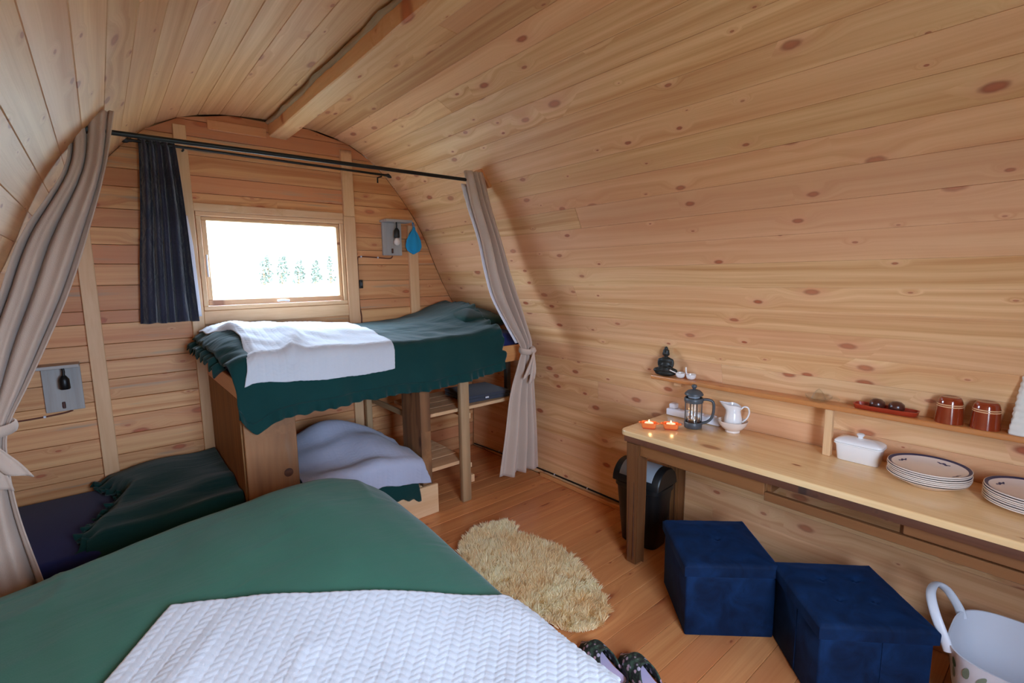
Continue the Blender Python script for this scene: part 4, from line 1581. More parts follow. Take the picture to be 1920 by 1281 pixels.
FX, FYP = 2.425, 1.370
fr = thing('coffee_press', (FX, FYP, TZ), 'dark grey coffee press with glass beaker and a big handle, on the table', 'coffee press', None, RZ(-58))
MF = T(FX, FYP, TZ) @ RZ(-58)
link('base', lathe_mesh('base', [(0.0, 0.0005), (0.044, 0.0005), (0.047, 0.004), (0.0475, 0.030), (0.045, 0.034), (0.042, 0.034), (0.041, 0.006), (0.0, 0.006)], M_GREYP, 40), fr, MF)
link('beaker', lathe_mesh('beaker', [(0.0, 0.008), (0.037, 0.008), (0.0405, 0.013), (0.041, 0.165), (0.0395, 0.165), (0.039, 0.015), (0.0, 0.0105)], M_GLASS, 40, 60), fr, MF)
link('coffee', lathe_mesh('coffee', [(0.0, 0.012), (0.0375, 0.012), (0.0375, 0.040), (0.0, 0.040)], M_COFFEE, 32), fr, MF)
link('collar', lathe_mesh('collar', [(0.0425, 0.140), (0.0475, 0.141), (0.050, 0.150), (0.050, 0.163), (0.046, 0.168), (0.0425, 0.167), (0.0425, 0.140)], M_GREYP, 40), fr, MF)
for a in (20, 110, 200, 290):
    p = [(0.0455 * math.cos(math.radians(a)), 0.0455 * math.sin(math.radians(a)), z) for z in (0.030, 0.085, 0.146)]
    link('strut', tube_mesh('strut', p, [(0.006, 0.003)] * 3, M_GREYP, 8), fr, MF)
ld_ = link('lid', lathe_mesh('lid', [(0.0, 0.186), (0.030, 0.186), (0.048, 0.182), (0.0495, 0.186), (0.044, 0.196), (0.032, 0.207), (0.014, 0.213), (0.0, 0.213)], M_GREYP, 40), fr, MF)
link('filter_ring', lathe_mesh('filter_ring', [(0.0, 0.168), (0.030, 0.168), (0.030, 0.186), (0.0, 0.186)], M_GREYLID, 32), ld_, MF)
link('knob', lathe_mesh('knob', [(0.0, 0.212), (0.007, 0.213), (0.0085, 0.219), (0.013, 0.224), (0.0145, 0.231), (0.012, 0.238), (0.0, 0.242)], M_GREYP, 24), ld_, MF)
link('plunger_rod', tube_mesh('plunger_rod', [(0, 0, 0.052), (0, 0, 0.19)], 0.0028, M_CHROME, 8), fr, MF)
link('plunger_disc', lathe_mesh('plunger_disc', [(0.0, 0.046), (0.037, 0.046), (0.037, 0.053), (0.0, 0.053)], M_CHROME, 32), fr, MF)
hp = smooth_pts([(0.046, 0, 0.158), (0.070, 0, 0.160), (0.094, 0, 0.152), (0.102, 0, 0.130), (0.101, 0, 0.090), (0.092, 0, 0.058), (0.070, 0, 0.036), (0.045, 0, 0.028)], 5)
link('handle', tube_mesh('handle', hp, [(0.0085, 0.0075)] * len(hp), M_GREYP, 12), fr, MF)

JX, JY = 2.508, 1.190
bw = thing('white_bowl', (JX, JY, TZ), 'small cream bowl with the white jug standing in it', 'bowl')
bw.name = 'bowl'
link('body', lathe_mesh('body', [(0.0, 0.0005), (0.036, 0.0005), (0.037, 0.006), (0.034, 0.010), (0.052, 0.022), (0.066, 0.040), (0.074, 0.062), (0.072, 0.063), (0.063, 0.043), (0.048, 0.026), (0.0, 0.018)], M_CREAMC, 48), bw, T(JX, JY, TZ))
jg = thing('milk_jug', (JX, JY, TZ + 0.022), 'white ceramic jug standing in the cream bowl', 'jug', None, RZ(-60))


def jug_mesh():
    prof = [(0.0, 0.002), (0.037, 0.002), (0.041, 0.010), (0.044, 0.032), (0.043, 0.056), (0.038, 0.080), (0.035, 0.098), (0.038, 0.118), (0.041, 0.130), (0.0385, 0.130), (0.0355, 0.116), (0.0325, 0.098), (0.036, 0.078), (0.040, 0.050), (0.038, 0.014), (0.0, 0.010)]
    me = lathe_mesh('body', prof, M_WHITEC, 48, 60)
    for v in me.vertices:
        x, y, z = v.co
        k = sstep(0.088, 0.132, z)
        if k > 0:
            a = math.atan2(y, x)
            sp = max(0.0, math.cos(a - math.pi)) ** 4
            v.co.x -= 0.030 * k * sp
            v.co.z += (0.012 * sp - 0.016 * max(0, math.cos(a)) ** 2) * k
    return me


MJ = T(JX, JY, TZ + 0.0200) @ RZ(-60)
link('body', jug_mesh(), jg, MJ)
hp = smooth_pts([(0.036, 0, 0.106), (0.052, 0, 0.120), (0.070, 0, 0.114), (0.076, 0, 0.090), (0.068, 0, 0.062), (0.052, 0, 0.042), (0.041, 0, 0.034)], 5)
link('handle', tube_mesh('handle', hp, [(0.006, 0.0045)] * len(hp), M_WHITEC, 10), jg, MJ)

es = thing('power_strip', (2.555, 1.40, TZ), 'white power strip lying along the wall behind the coffee press', 'power strip')
link('body', box_mesh(0.33, 0.055, 0.040, M_WHITEP, 0.006, 'body', 3), es, T(2.557, 1.440, TZ + 0.0215) @ AX['y'])
for k in range(4):
    yy = 1.555 - 0.076 * k
    so = link('socket', lathe_mesh('socket', [(0.0, -0.006), (0.017, -0.006), (0.018, 0.0), (0.022, 0.0015), (0.0235, 0.0), (0.0235, -0.006), (0.0, -0.006)], M_WHITEP, 24), es, T(2.557, yy, TZ + 0.043))
    for dx in (-0.008, 0.008):
        link('contact', lathe_mesh('contact', [(0.0, 0.0), (0.003, 0.0), (0.003, 0.001), (0.0, 0.001)], M_BLACKP, 10), so, T(2.557 + dx * 0, yy + dx, TZ + 0.0372))
link('plug', box_mesh(0.045, 0.04, 0.03, M_WHITEP, 0.008, 'plug', 3), es, T(2.555, 1.57, TZ + 0.059))

# butter dish
dxx, dyy = 2.512, 0.622
bd = thing('butter_dish', (dxx, dyy, TZ), 'white lidded ceramic butter dish next to the stacked plates', 'butter dish')


def loaf(secs, sx, sy, mat, name, n=0.28):
    bm = bmesh.new()
    rings = []
    for s, z in secs:
        ring = []
        for q in range(48):
            a = 2 * math.pi * q / 48
            c, sn = math.cos(a), math.sin(a)
            ring.append(bm.verts.new((max(0.001, sx + s) * math.copysign(abs(c) ** n, c), max(0.001, sy + s) * math.copysign(abs(sn) ** n, sn), z)))
        rings.append(ring)
    for r0, r1 in zip(rings, rings[1:]):
        for q in range(48):
            bm.faces.new((r0[q], r0[(q + 1) % 48], r1[(q + 1) % 48], r1[q]))
    bm.faces.new(rings[0][::-1])
    bm.faces.new(rings[-1])
    return from_bm(name, bm, mat, True, 55)


MD = T(dxx, dyy, TZ) @ AX['y']
link('dish', loaf([(-0.012, 0.0005), (-0.009, 0.003), (-0.003, 0.060), (0.0, 0.074), (0.005, 0.076), (0.005, 0.081), (-0.004, 0.082)], 0.086, 0.046, M_WHITEC, 'dish'), bd, MD)
lid = link('lid', loaf([(0.004, 0.0825), (0.004, 0.088), (-0.002, 0.094), (-0.012, 0.100), (-0.028, 0.105), (-0.040, 0.107)], 0.086, 0.046, M_WHITEC, 'lid'), bd, MD)
link('knob', lathe_mesh('knob', [(0.0, 0.104), (0.010, 0.106), (0.009, 0.112), (0.014, 0.118), (0.016, 0.123), (0.011, 0.128), (0.0, 0.129)], M_WHITEC, 24), lid, MD)

# stacked plates: each plate its own thing
PL_PROF = [(0.0, 0.001), (0.060, 0.001), (0.064, 0.003), (0.085, 0.006), (0.110, 0.013), (0.127, 0.0188), (0.1292, 0.0212), (0.1292, 0.0240), (0.1272, 0.0246), (0.1165, 0.0198), (0.108, 0.0160), (0.084, 0.0092), (0.062, 0.0056), (0.0, 0.0050)]


def plate_mats(me):
    me.materials.append(M_NAVYRIM)
    for p in me.polygons:
        r = p.center.xy.length
        if 0.117 < r < 0.1268 and p.normal.z > 0.5:
            p.material_index = 1
    return me


PLATE = plate_mats(lathe_mesh('body', PL_PROF, M_CREAMC, 64, 50))
BOWLP = lathe_mesh('body', [(0.0, 0.001), (0.070, 0.001), (0.074, 0.004), (0.092, 0.014), (0.1215, 0.0285), (0.1240, 0.0315), (0.1205, 0.0310), (0.088, 0.017), (0.066, 0.009), (0.0, 0.008)], M_CREAMC, 64, 50)


def motif_mesh():
    """blue painted sprig on the plate's well: a flat little cluster of petals"""
    verts, faces = [], []
    for k, (cx, cy, lx, ly) in enumerate(((-0.019, 0.001, 0.006, 0.003), (-0.010, -0.002, 0.006, 0.0045), (0.0, 0.002, 0.0075, 0.005), (0.010, -0.001, 0.006, 0.004), (0.019, 0.002, 0.005, 0.003))):
        b = len(verts)
        for q in range(8):
            t = 2 * math.pi * q / 8
            verts.append((cy + ly * math.sin(t), cx + lx * math.cos(t), 0.0004 + 0.00002 * k))
        faces.append(tuple(range(b, b + 8))[::-1])
    return mesh('painted_sprig', verts, faces, M_NAVYRIM)


MOTIF = motif_mesh()
ORD = ['topmost', 'second', 'third', 'fourth', 'fifth', 'sixth', 'seventh']


def stack(cx, cy, n, where, sprigs, bowl=True):
    z = TZ + 0.0005
    if bowl:
        o = thing('bowl', (cx, cy, z), 'shallow cream bowl at the bottom of the plate stack %s' % where, 'bowl')
        link('body', BOWLP, o, T(cx, cy, z))
        z += 0.0165
    for k in range(n):
        jx, jy = rnd.uniform(-0.002, 0.002), rnd.uniform(-0.002, 0.002)
        i = n - 1 - k
        o = thing('dinner_plate', (cx + jx, cy + jy, z), '%s blue-rimmed plate from the top of the stack %s' % (ORD[i], where) if i else 'topmost blue-rimmed plate of the stack %s' % where, 'plate', 'stacked plates on the table')
        link('body', PLATE, o, T(cx + jx, cy + jy, z))
        if i == 0 and sprigs:
            for a in (70, 160, 250, 340):
                ra = math.radians(a)
                link('painted_sprig', MOTIF, o, T(cx + jx + 0.092 * math.cos(ra), cy + jy + 0.092 * math.sin(ra), z + 0.0118) @ RZ(a) @ RY(-18))
        z += 0.0076


stack(2.432, 0.372, 6, 'next to the butter dish', True)
stack(2.432, 0.085, 7, 'nearest the camera at the picture edge', True, False)

# ------------------------------------------------------------------ on the shelf


def blob_mesh(name, parts, mat, z1, nz_=84, na=72):
    """one continuous skin around overlapping ellipsoids, grown outwards from the upright axis"""
    rad = []
    for k in range(nz_ + 1):
        z = 0.0005 + (z1 - 0.0008) * k / nz_
        row = []
        for q in range(na):
            a = 2 * math.pi * q / na
            dx, dy = math.cos(a), math.sin(a)
            best = 0.0006
            for (cx, cy, cz), (rx, ry, rz), _ in parts:
                w = 1 - ((z - cz) / rz) ** 2
                if w <= 0:
                    continue
                A = (dx / rx) ** 2 + (dy / ry) ** 2
                B = -2 * (dx * cx / rx ** 2 + dy * cy / ry ** 2)
                Cc = (cx / rx) ** 2 + (cy / ry) ** 2 - w
                D = B * B - 4 * A * Cc
                if D > 0:
                    best = max(best, (-B + math.sqrt(D)) / (2 * A))
            row.append(best)
        rad.append(row)
    for _ in range(2):
        rad = [[(rad[max(k - 1, 0)][q] + 2 * rad[k][q] + rad[min(k + 1, nz_)][q] + rad[k][q - 1] + rad[k][(q + 1) % na]) / 6 for q in range(na)] for k in range(nz_ + 1)]
    verts = [(rad[k][q] * math.cos(2 * math.pi * q / na), rad[k][q] * math.sin(2 * math.pi * q / na), 0.0005 + (z1 - 0.0008) * k / nz_) for k in range(nz_ + 1) for q in range(na)]
    faces = [(k * na + q, k * na + (q + 1) % na, (k + 1) * na + (q + 1) % na, (k + 1) * na + q) for k in range(nz_) for q in range(na)]
    faces += [tuple(range(na))[::-1], tuple(nz_ * na + q for q in range(na))]
    return mesh(name, verts, faces, mat, True)


BXX, BYY = 2.512, 1.605
bu = link('seated_figurine', blob_mesh('seated_figurine', [
    ((0, 0, 0.018), (0.040, 0.062, 0.018), (0, 0, 0)), ((-0.010, 0.040, 0.034), (0.026, 0.030, 0.017), (0, 0, 0)), ((-0.010, -0.040, 0.034), (0.026, 0.030, 0.017), (0, 0, 0)),
    ((-0.022, 0.0, 0.036), (0.018, 0.036, 0.012), (0, 0, 0)), ((0.004, 0, 0.062), (0.024, 0.031, 0.034), (0, 0, 0)), ((0.004, 0, 0.092), (0.022, 0.037, 0.022), (0, 0, 0)),
    ((0.0, 0.036, 0.078), (0.012, 0.012, 0.028), (18, 0, 0)), ((0.0, -0.036, 0.078), (0.012, 0.012, 0.028), (-18, 0, 0)),
    ((-0.016, 0.028, 0.052), (0.020, 0.011, 0.011), (0, 0, -40)), ((-0.016, -0.028, 0.052), (0.020, 0.011, 0.011), (0, 0, 40)), ((-0.028, 0, 0.048), (0.010, 0.020, 0.009), (0, 0, 0)),
    ((0.002, 0, 0.112), (0.010, 0.011, 0.012), (0, 0, 0)), ((0.0, 0, 0.136), (0.018, 0.0175, 0.022), (0, 0, 0)), ((0.002, 0, 0.148), (0.0185, 0.0185, 0.014), (0, 0, 0)), ((0.003, 0, 0.164), (0.0105, 0.0105, 0.011), (0, 0, 0)),
    ((0.0, 0.018, 0.132), (0.005, 0.003, 0.011), (0, 0, 0)), ((0.0, -0.018, 0.132), (0.005, 0.003, 0.011), (0, 0, 0)), ((-0.018, 0, 0.134), (0.004, 0.0035, 0.006), (0, 0, 0)),
], M_BUDDHA, 0.175), None, T(BXX, BYY, SZ) @ RZ(18) @ Matrix.Diagonal((0.72, 1, 1, 1)))
tag(bu, 'black seated stone figurine at the far end of the wall shelf', 'figurine')

CUP = lathe_mesh('body', [(0.0, 0.0005), (0.014, 0.0005), (0.022, 0.006), (0.0265, 0.016), (0.0275, 0.030), (0.0255, 0.030), (0.024, 0.016), (0.018, 0.008), (0.0, 0.005)], M_WHITEC, 32)
for (x, y, a, lab) in ((2.525, 1.515, 150, 'tiny white ladle cup with its handle pointing at the black figurine'), (2.527, 1.450, 112, 'tiny white ladle cup with an upright handle, second from the figurine')):
    o = thing('ladle_cup', (x, y, SZ), lab, 'cup', 'white ladle cups on the shelf')
    link('body', CUP, o, T(x, y, SZ))
    if a == 150:
        hp = [(x - 0.010, y + 0.022, SZ + 0.026), (x - 0.022, y + 0.034, SZ + 0.034), (x - 0.036, y + 0.048, SZ + 0.044)]
    else:
        hp = [(x - 0.0, y + 0.026, SZ + 0.027), (x + 0.002, y + 0.032, SZ + 0.040), (x + 0.002, y + 0.034, SZ + 0.066)]
    link('handle', tube_mesh('handle', smooth_pts(hp, 4), [(0.005, 0.0035)] * 9, M_WHITEC, 8), o)

jx, jy = 2.522, 0.800
ju = thing('lemon_squeezer', (jx, jy, SZ), 'clear glass lemon squeezer on the wall shelf', 'juicer')
link('dish', lathe_mesh('dish', [(0.0, 0.001), (0.034, 0.001), (0.040, 0.006), (0.052, 0.016), (0.056, 0.026), (0.054, 0.027), (0.048, 0.017), (0.036, 0.009), (0.0, 0.007)], M_GLASS, 40), ju, T(jx, jy, SZ))
rm_ = lathe_mesh('reamer', [(0.030, 0.008), (0.025, 0.022), (0.018, 0.036), (0.009, 0.050), (0.0, 0.058)], M_GLASS, 48, 180)
for v in rm_.vertices:
    a = math.atan2(v.co.y, v.co.x)
    k = 1 + 0.12 * math.cos(a * 10)
    v.co.x *= k
    v.co.y *= k
link('reamer', rm_, ju, T(jx, jy, SZ))
link('handle', tube_mesh('handle', smooth_pts([(jx, jy - 0.052, SZ + 0.022), (jx, jy - 0.072, SZ + 0.024), (jx, jy - 0.085, SZ + 0.016)], 4), 0.006, M_GLASS, 8), ju)

ty = 0.545
tr = thing('clay_tray', (2.522, ty, SZ), 'long red clay tray holding two dark balls on the wall shelf', 'tray')
tr.name = 'serving_tray'
link('tray', loaf([(-0.008, 0.0005), (-0.004, 0.003), (0.0, 0.018), (0.002, 0.022), (-0.003, 0.022), (-0.007, 0.008), (-0.02, 0.006)], 0.112, 0.036, M_TRAY, 'tray', 0.4), tr, T(2.522, ty, SZ) @ AX['y'])
for y, lab in ((0.575, 'dark brown ball in the red clay tray, the one nearer the lemon squeezer'), (0.507, 'dark brown ball in the red clay tray, the one nearer the upturned beakers')):
    me = lathe_mesh('incense_ball', [(0.0, 0.0), (0.016, 0.002), (0.026, 0.012), (0.029, 0.022), (0.026, 0.034), (0.016, 0.043), (0.0, 0.046)], M_DBROWN, 28, 180)
    o = link('dark_ball', me, None, T(2.522, y, SZ + 0.0065))
    tag(o, lab, 'ball', 'dark balls in the tray')

MUG = lathe_mesh('body', [(0.0, 0.101), (0.022, 0.1015), (0.027, 0.103), (0.0305, 0.1015), (0.0345, 0.0955), (0.0375, 0.087), (0.0392, 0.076), (0.0405, 0.060), (0.0430, 0.022), (0.0445, 0.0005), (0.0415, 0.0005), (0.040, 0.018), (0.037, 0.060), (0.034, 0.085), (0.0, 0.090)], M_TERRA, 48, 80)
STR = lathe_mesh('stripe', [(0.0402, 0.0), (0.0410, 0.0008), (0.0410, 0.0030), (0.0402, 0.0038)], M_STRIPE, 48)
for y, lab in ((0.340, 'upturned terracotta beaker with cream stripes, the one beside the clay tray'), (0.236, 'upturned terracotta beaker with cream stripes, the one beside the white crinkled pot')):
    o = thing('beaker', (2.524, y, SZ), lab, 'cup', 'terracotta beakers on the shelf')
    link('body', MUG, o, T(2.524, y, SZ))
    for z in (0.0655, 0.0730):
        link('stripe', STR, o, T(2.524, y, SZ + z))

wp = thing('crinkled_pot', (2.523, 0.100, SZ), 'white crinkled pot cut by the picture edge, last on the shelf', 'pot')


def crinkle():
    verts, faces = [], []
    n, m = 64, 36
    for j in range(m + 1):
        v = j / m
        for i in range(n):
            a = 2 * math.pi * i / n
            c, s = math.cos(a), math.sin(a)
            r = 0.068 - 0.020 * v
            r += 0.0016 * math.sin(v * 60 + 2.5 * nz(math.cos(a) * 2, v * 3)) + 0.003 * nz(c * 3, s * 3, v * 6)
            verts.append((0.58 * r * math.copysign(abs(c) ** 0.5, c), r * math.copysign(abs(s) ** 0.5, s), 0.0005 + 0.215 * v))
    for j in range(m):
        for i in range(n):
            k = (i + 1) % n
            faces.append((j * n + i, j * n + k, (j + 1) * n + k, (j + 1) * n + i))
    faces.append(tuple(range(n))[::-1])
    return mesh('body', verts, faces, M_CREAMC, True)


M_POTW = plain('white_crinkled_ceramic', (222, 216, 206), 0.55, var=0.05)
cm = crinkle()
cm.materials[0] = M_POTW
solidify(link('body', cm, wp, T(2.523, 0.105, SZ)), 0.003, -1)
link('top', lathe_mesh('top', [(0.0, 0.0), (0.030, 0.0), (0.034, 0.004), (0.030, 0.008), (0.0, 0.010)], M_POTW, 32), wp, T(2.523, 0.105, SZ + 0.209) @ Matrix.Diagonal((0.8, 1.3, 1, 1)))

# ------------------------------------------------------------------ ottomans, bin, basket, sheepskin, slippers


def ottoman(cx, cy, rz, label, tufts):
    M = T(cx, cy, 0) @ RZ(rz)
    t = thing('storage_ottoman', (cx, cy, 0), label, 'ottoman', 'blue velvet storage ottomans', RZ(rz))
    S = 0.382
    link("box", box_mesh(S, S, 0.284, M_VELVET, 0.008, 'box', 3), t, M @ T(0, 0, 0.1425))
    pa = box_mesh(0.003, 0.004, 0.27, M_VELVET, 0.001, 'seam')
    for q in (range(4) if len(tufts) > 1 else ()):
        link('seam', pa, t, M @ RZ(90 * q) @ T(0.02, -S / 2 - 0.0012, 0.146))
    n = 40

    def lidtop(u, v):
        x, y = (u - 0.5), (v - 0.5)
        L = 0.402
        e = min(0.5 - abs(x), 0.5 - abs(y))
        z = 0.345 + 0.014 * sstep(0.0, 0.22, e) - 0.010 * (1 - sstep(0, 0.03, e)) ** 2
        for tx, tyy in tufts:
            d = math.hypot(x - tx, y - tyy)
            z -= 0.016 * math.exp(-(d / 0.035) ** 2)
            # pulled folds running diagonally from the buttons
            ang = math.atan2(y - tyy, x - tx)
            z -= 0.0035 * math.exp(-(d / 0.12) ** 2) * (0.5 + 0.5 * math.cos(4 * ang))
        z += 0.0015 * nz(x * 9, y * 9, cx)
        return (x * L, y * L, z)

    verts, faces = [], []
    for j in range(n + 1):
        for i in range(n + 1):
            verts.append(lidtop(i / n, j / n))
    for j in range(n):
        for i in range(n):
            a = j * (n + 1) + i
            faces.append((a, a + 1, a + n + 2, a + n + 1))
    rim = [i for i in range(n + 1)] + [(j + 1) * (n + 1) - 1 for j in range(1, n + 1)] + [n * (n + 1) + i for i in range(n - 1, -1, -1)] + [j * (n + 1) for j in range(n - 1, 0, -1)]
    b = len(verts)
    for q, (k, z) in enumerate(((1.006, 0.330), (1.0, 0.289))):
        for r in rim:
            x, y, _ = verts[r]
            verts.append((x * k, y * k, z))
    m = len(rim)
    for q in range(m):
        w = (q + 1) % m
        faces.append((rim[w], rim[q], b + q, b + w))
        faces.append((b + w, b + q, b + m + q, b + m + w))
    faces.append(tuple(b + m + q for q in range(m)))
    bm = bmesh.new()
    vs = [bm.verts.new(v) for v in verts]
    for f in faces:
        bm.faces.new([vs[i] for i in f])
    lid = link('lid', from_bm('lid', bm, M_VELVET, True, 50), t, M)
    bt = lathe_mesh('button', [(0.0, 0.006), (0.006, 0.005), (0.010, 0.001), (0.008, -0.004), (0.0, -0.005)], M_VELVET, 16, 180)
    for tx, tyy in tufts:
        link('button', bt, lid, M @ T(tx * 0.402, tyy * 0.402, 0.345))


ottoman(2.118, 1.056, -43.5, 'blue velvet storage ottoman with one button, under the table nearer the bin', [(0.0, 0.0)])
ottoman(2.143, 0.532, -45.5, 'blue velvet storage ottoman with four buttons, beside the white leaf tub', [(-0.16, -0.16), (0.16, -0.16), (-0.16, 0.16), (0.16, 0.16)])

bn = thing('waste_bin', (2.40, 1.655, 0), 'black plastic swing bin with a grey flap behind the table leg', 'bin')


def bin_shape(secs, mat, name, n=0.45):
    return loaf([(0, 0)], 1, 1, mat, name) if not secs else None


def tub(secs, mat, name, n=0.4, q_=56, closed=True):
    """secs: (half x, half y, z, shift y) lofted rounded rectangles"""
    bm = bmesh.new()
    rings = []
    for sx, sy, z in secs:
        ring = []
        for q in range(q_):
            a = 2 * math.pi * q / q_
            c, s = math.cos(a), math.sin(a)
            ring.append(bm.verts.new((max(sx, 1e-3) * math.copysign(abs(c) ** n, c), max(sy, 1e-3) * math.copysign(abs(s) ** n, s), z)))
        rings.append(ring)
    for r0, r1 in zip(rings, rings[1:]):
        for q in range(q_):
            bm.faces.new((r0[q], r0[(q + 1) % q_], r1[(q + 1) % q_], r1[q]))
    if closed:
        bm.faces.new(rings[0][::-1])
        bm.faces.new(rings[-1])
    return from_bm(name, bm, mat, True, 45)


MBN = T(2.382, 1.645, 0) @ RZ(94)
link('body', tub([(0.112, 0.080, 0.0005), (0.117, 0.085, 0.006), (0.146, 0.106, 0.33), (0.148, 0.108, 0.345), (0.0, 0.0, 0.345)], M_BLACKP, 'body', 0.5), bn, MBN)


def hood(z0, r, mat, a0, a1, name, sx=0.120):
    """barrel shaped hood: arc in the y-z plane extruded along x with closed ends"""
    bm = bmesh.new()
    n = 20
    rows = []
    for x in (-sx, -sx + 0.008, sx - 0.008, sx):
        k = 0.94 if abs(x) == sx else 1.0
        rows.append([bm.verts.new((x, r[0] * k * math.cos(math.radians(a0 + (a1 - a0) * i / n)), z0 + r[1] * k * math.sin(math.radians(a0 + (a1 - a0) * i / n)))) for i in range(n + 1)])
    for p, q in zip(rows, rows[1:]):
        for i in range(n):
            bm.faces.new((p[i], p[i + 1], q[i + 1], q[i]))
    bm.faces.new(rows[0][::-1])
    bm.faces.new(rows[-1])
    return from_bm(name, bm, mat, True, 50)


link('rim', tub([(0.150, 0.110, 0.346), (0.156, 0.116, 0.350), (0.156, 0.116, 0.376), (0.150, 0.110, 0.380)], M_BLACKP, 'rim', 0.5), bn, MBN)
hd = link('hood', hood(0.380, (0.112, 0.112), M_BLACKP, 0, 180, 'hood', 0.152), bn, MBN)
link('flap', hood(0.381, (0.114, 0.115), M_GREYLID, 22, 100, 'flap', 0.112), bn, MBN)

bk = thing('storage_tub', (2.292, 0.036, 0), 'white flexible tub with printed green leaves and loop handle', 'tub')
MK = T(2.292, 0.036, 0)
tubm = tub([(0.150, 0.150, 0.0005), (0.160, 0.160, 0.006), (0.188, 0.188, 0.16), (0.206, 0.204, 0.295), (0.208, 0.206, 0.300), (0.203, 0.201, 0.300), (0.185, 0.185, 0.16), (0.154, 0.154, 0.014), (0.0, 0.0, 0.012)], M_WHITEP, 'body', 0.62, 72)
link('body', tubm, bk, MK)
for s in (1, -1):
    hp = smooth_pts([(-0.130, s * 0.190, 0.270), (-0.128, s * 0.205, 0.310), (-0.105, s * 0.238, 0.372), (-0.055, s * 0.262, 0.408), (0.0, s * 0.268, 0.416), (0.055, s * 0.262, 0.408), (0.105, s * 0.238, 0.372), (0.128, s * 0.205, 0.310), (0.130, s * 0.190, 0.270)], 6)
    link('handle', tube_mesh('handle', hp, [(0.009, 0.016)] * len(hp), M_WHITEP, 12), bk, MK)


def tub_r(a, z):
    n = 0.62
    r = interp([0.0, 0.006, 0.16, 0.295], [0.150, 0.160, 0.188, 0.206], z)
    c, s = math.cos(a), math.sin(a)
    return (r * math.copysign(abs(c) ** n, c), r * math.copysign(abs(s) ** n, s))


M_LEAFP = plain('printed_leaf_green', (70, 98, 66), 0.45, var=0.25, nscale=30)
M_LEAFQ = plain('printed_leaf_sage', (128, 142, 122), 0.45, var=0.2, nscale=30)
lr_ = random.Random(5)
spots = []
while len(spots) < 42:
    a0, zc = lr_.uniform(1.4, 5.6), lr_.uniform(0.06, 0.268)
    if all(math.hypot((a0 - a) * 0.2, zc - z) > 0.034 for a, z in spots):
        spots.append((a0, zc))
for k, (a0, zc) in enumerate(spots):
    tilt, ln, wd = lr_.uniform(-0.9, 0.9), lr_.uniform(0.018, 0.027), lr_.uniform(0.009, 0.013)
    vs_ = []
    for q in range(12):
        t = 2 * math.pi * q / 12
        lx, lz = wd * math.sin(t) * (1 - 0.35 * math.cos(t)), ln * math.cos(t)
        z = min(0.292, zc + lx * math.sin(tilt) + lz * math.cos(tilt))
        x, y = tub_r(a0 + (lx * math.cos(tilt) - lz * math.sin(tilt)) / 0.19, z)
        vs_.append((x * 1.008, y * 1.008, z))
    link('printed_leaf', mesh('printed_leaf', vs_, [tuple(range(12))[::-1]], M_LEAFP if k % 5 < 3 else M_LEAFQ), bk, MK)

# sheepskin
SK = [(1.541, 2.331), (1.62, 2.375), (1.709, 2.396), (1.82, 2.37), (1.895, 2.313), (1.870, 2.23), (1.840, 2.154), (1.880, 2.05), (1.910, 1.927), (1.905, 1.81), (1.872, 1.70), (1.830, 1.57), (1.778, 1.456), (1.71, 1.365),
      (1.614, 1.325), (1.53, 1.34), (1.462, 1.40), (1.430, 1.52), (1.37, 1.62), (1.30, 1.72), (1.27, 1.86), (1.30, 2.00), (1.38, 2.10), (1.43, 2.20), (1.47, 2.28)]
sk_s = [(p.x, p.y) for p in smooth_pts([(x, y, 0) for x, y in SK + SK[:1]], 4)][:-1]


def inside(x, y, poly):
    c = False
    j = len(poly) - 1
    for i in range(len(poly)):
        xi, yi = poly[i]
        xj, yj = poly[j]
        if (yi > y) != (yj > y) and x < (xj - xi) * (y - yi) / (yj - yi) + xi:
            c = not c
        j = i
    return c


ccx, ccy = 1.6, 1.85
hv = [(ccx + (x - ccx) * 0.95, ccy + (y - ccy) * 0.96, 0.001) for x, y in sk_s] + [(ccx + (x - ccx) * 0.94, ccy + (y - ccy) * 0.95, 0.012) for x, y in sk_s] + [(ccx, ccy, 0.018)]
n = len(sk_s)
hf = [tuple(range(n))[::-1]] + [(i, (i + 1) % n, n + (i + 1) % n, n + i) for i in range(n)] + [(n + i, n + (i + 1) % n, 2 * n) for i in range(n)]
sh = link('sheepskin', mesh('sheepskin', hv, hf, M_HIDE, True), None)
tag(sh, 'cream sheepskin rug lying on the wooden floor beside the double bed', 'rug')
fr_ = random.Random(11)
verts, faces = [], []
cnt = 0
while cnt < 46000:
    x, y = fr_.uniform(1.24, 1.93), fr_.uniform(1.30, 2.42)
    if not inside(x, y, sk_s):
        continue
    cnt += 1
    cl = Vector((nz(x * 24, y * 24, 1.0), nz(x * 24, y * 24, 7.0), 0)) * 1.5 + Vector((x - ccx, y - ccy, 0)) * 0.8 + Vector((fr_.uniform(-.35, .35), fr_.uniform(-.35, .35), 0))
    h = fr_.uniform(0.026, 0.046) * (1 + 0.25 * nz(x * 6, y * 6, 2.0))
    d = Vector((cl.x, cl.y, 1.25)).normalized()
    side = d.cross(Vector((fr_.uniform(-1, 1), fr_.uniform(-1, 1), 0.3))).normalized() * fr_.uniform(0.0012, 0.0022)
    p0 = Vector((x, y, 0.008))
    curl = Vector((cl.x, cl.y, -0.5)) * 0.009
    p1 = p0 + d * h * 0.6 + curl * 0.3
    p2 = p0 + d * h + curl
    b = len(verts)
    verts += [p0 - side, p0 + side, p1 + side * 0.8, p1 - side * 0.8, p2]
    faces += [(b, b + 1, b + 2, b + 3), (b + 3, b + 2, b + 4)]
fo = link('wool', mesh('wool', verts, faces, M_FUR, True), sh)
fo['kind'] = 'stuff'


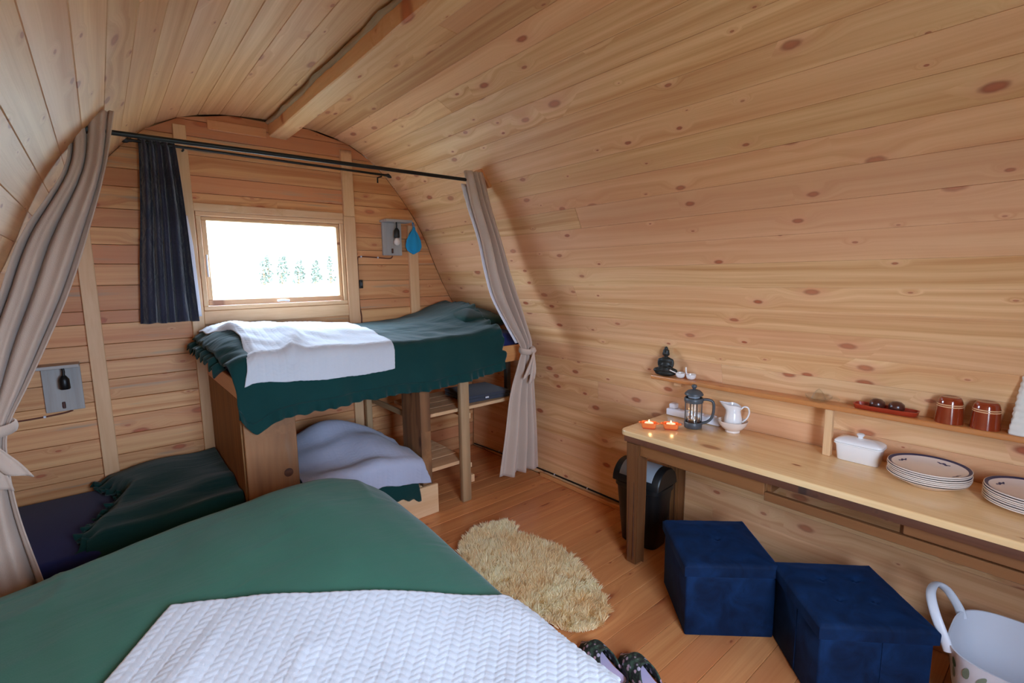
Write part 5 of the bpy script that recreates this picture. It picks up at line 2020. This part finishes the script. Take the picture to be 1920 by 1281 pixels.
def slipper(x, y, rz, label):
    M = T(x, y, 0) @ RZ(rz)
    t = thing('slipper', (x, y, 0), label, 'slipper', 'floral slippers beside the bed', RZ(rz))
    # outline of the sole, toe towards +y
    out = [(-0.030, -0.125), (0.0, -0.134), (0.030, -0.125), (0.039, -0.09), (0.036, -0.03), (0.045, 0.04), (0.048, 0.08), (0.038, 0.118), (0.010, 0.136), (-0.022, 0.128), (-0.042, 0.09), (-0.043, 0.04), (-0.036, -0.03), (-0.038, -0.09)]
    ol = [(p.x, p.y) for p in smooth_pts([(a, b, 0) for a, b in out + out[:1]], 4)][:-1]
    n = len(ol)
    v = [(a, b, 0.0005) for a, b in ol] + [(a * 1.03, b * 1.01, 0.014) for a, b in ol]
    f = [tuple(range(n))[::-1], tuple(range(n, 2 * n))] + [(i, (i + 1) % n, n + (i + 1) % n, n + i) for i in range(n)]
    link('sole', mesh('sole', v, f, M_SOLE), t, M)
    v = [(a * 0.95, b * 0.96, 0.0145) for a, b in ol] + [(a * 0.93, b * 0.95, 0.022) for a, b in ol]
    link('insole', mesh('insole', v, f, M_LILAC), t, M)

    def upper(u, v):
        # closed toe cap rising to an open throat at v = 1
        yy = 0.138 - 0.142 * v
        w = interp([-0.03, 0.04, 0.08, 0.118, 0.138], [0.042, 0.048, 0.049, 0.038, 0.004], yy)
        hgt = 0.016 + 0.050 * sstep(0.0, 0.6, v) + 0.012 * v
        a = math.pi * u
        c = math.cos(a)
        return (0.003 + w * math.copysign(abs(c) ** 0.75, c), yy - 0.05 * v * (1 - math.sin(a)) * 1.2, 0.010 + hgt * math.sin(a) ** 0.8)

    solidify(link('upper', grid_mesh('upper', upper, 28, 20, M_FLORAL), t, M), 0.005, 0)

    def heel(u, v):
        a = math.pi * (1.0 + u)
        return (0.041 * math.cos(a), -0.075 + 0.058 * math.sin(a), 0.014 + v * (0.034 - 0.008 * math.sin(math.pi * u)))

    solidify(link('heel_band', grid_mesh('heel_band', heel, 24, 5, M_SOLE), t, M), 0.005, 0)
    return t


slipper(1.425, 1.165, -10, 'dark floral slipper with its toe towards the sheepskin, half hidden by the bed')
slipper(1.490, 1.015, -14, 'dark floral slipper showing its lilac lining, nearer the ottomans')
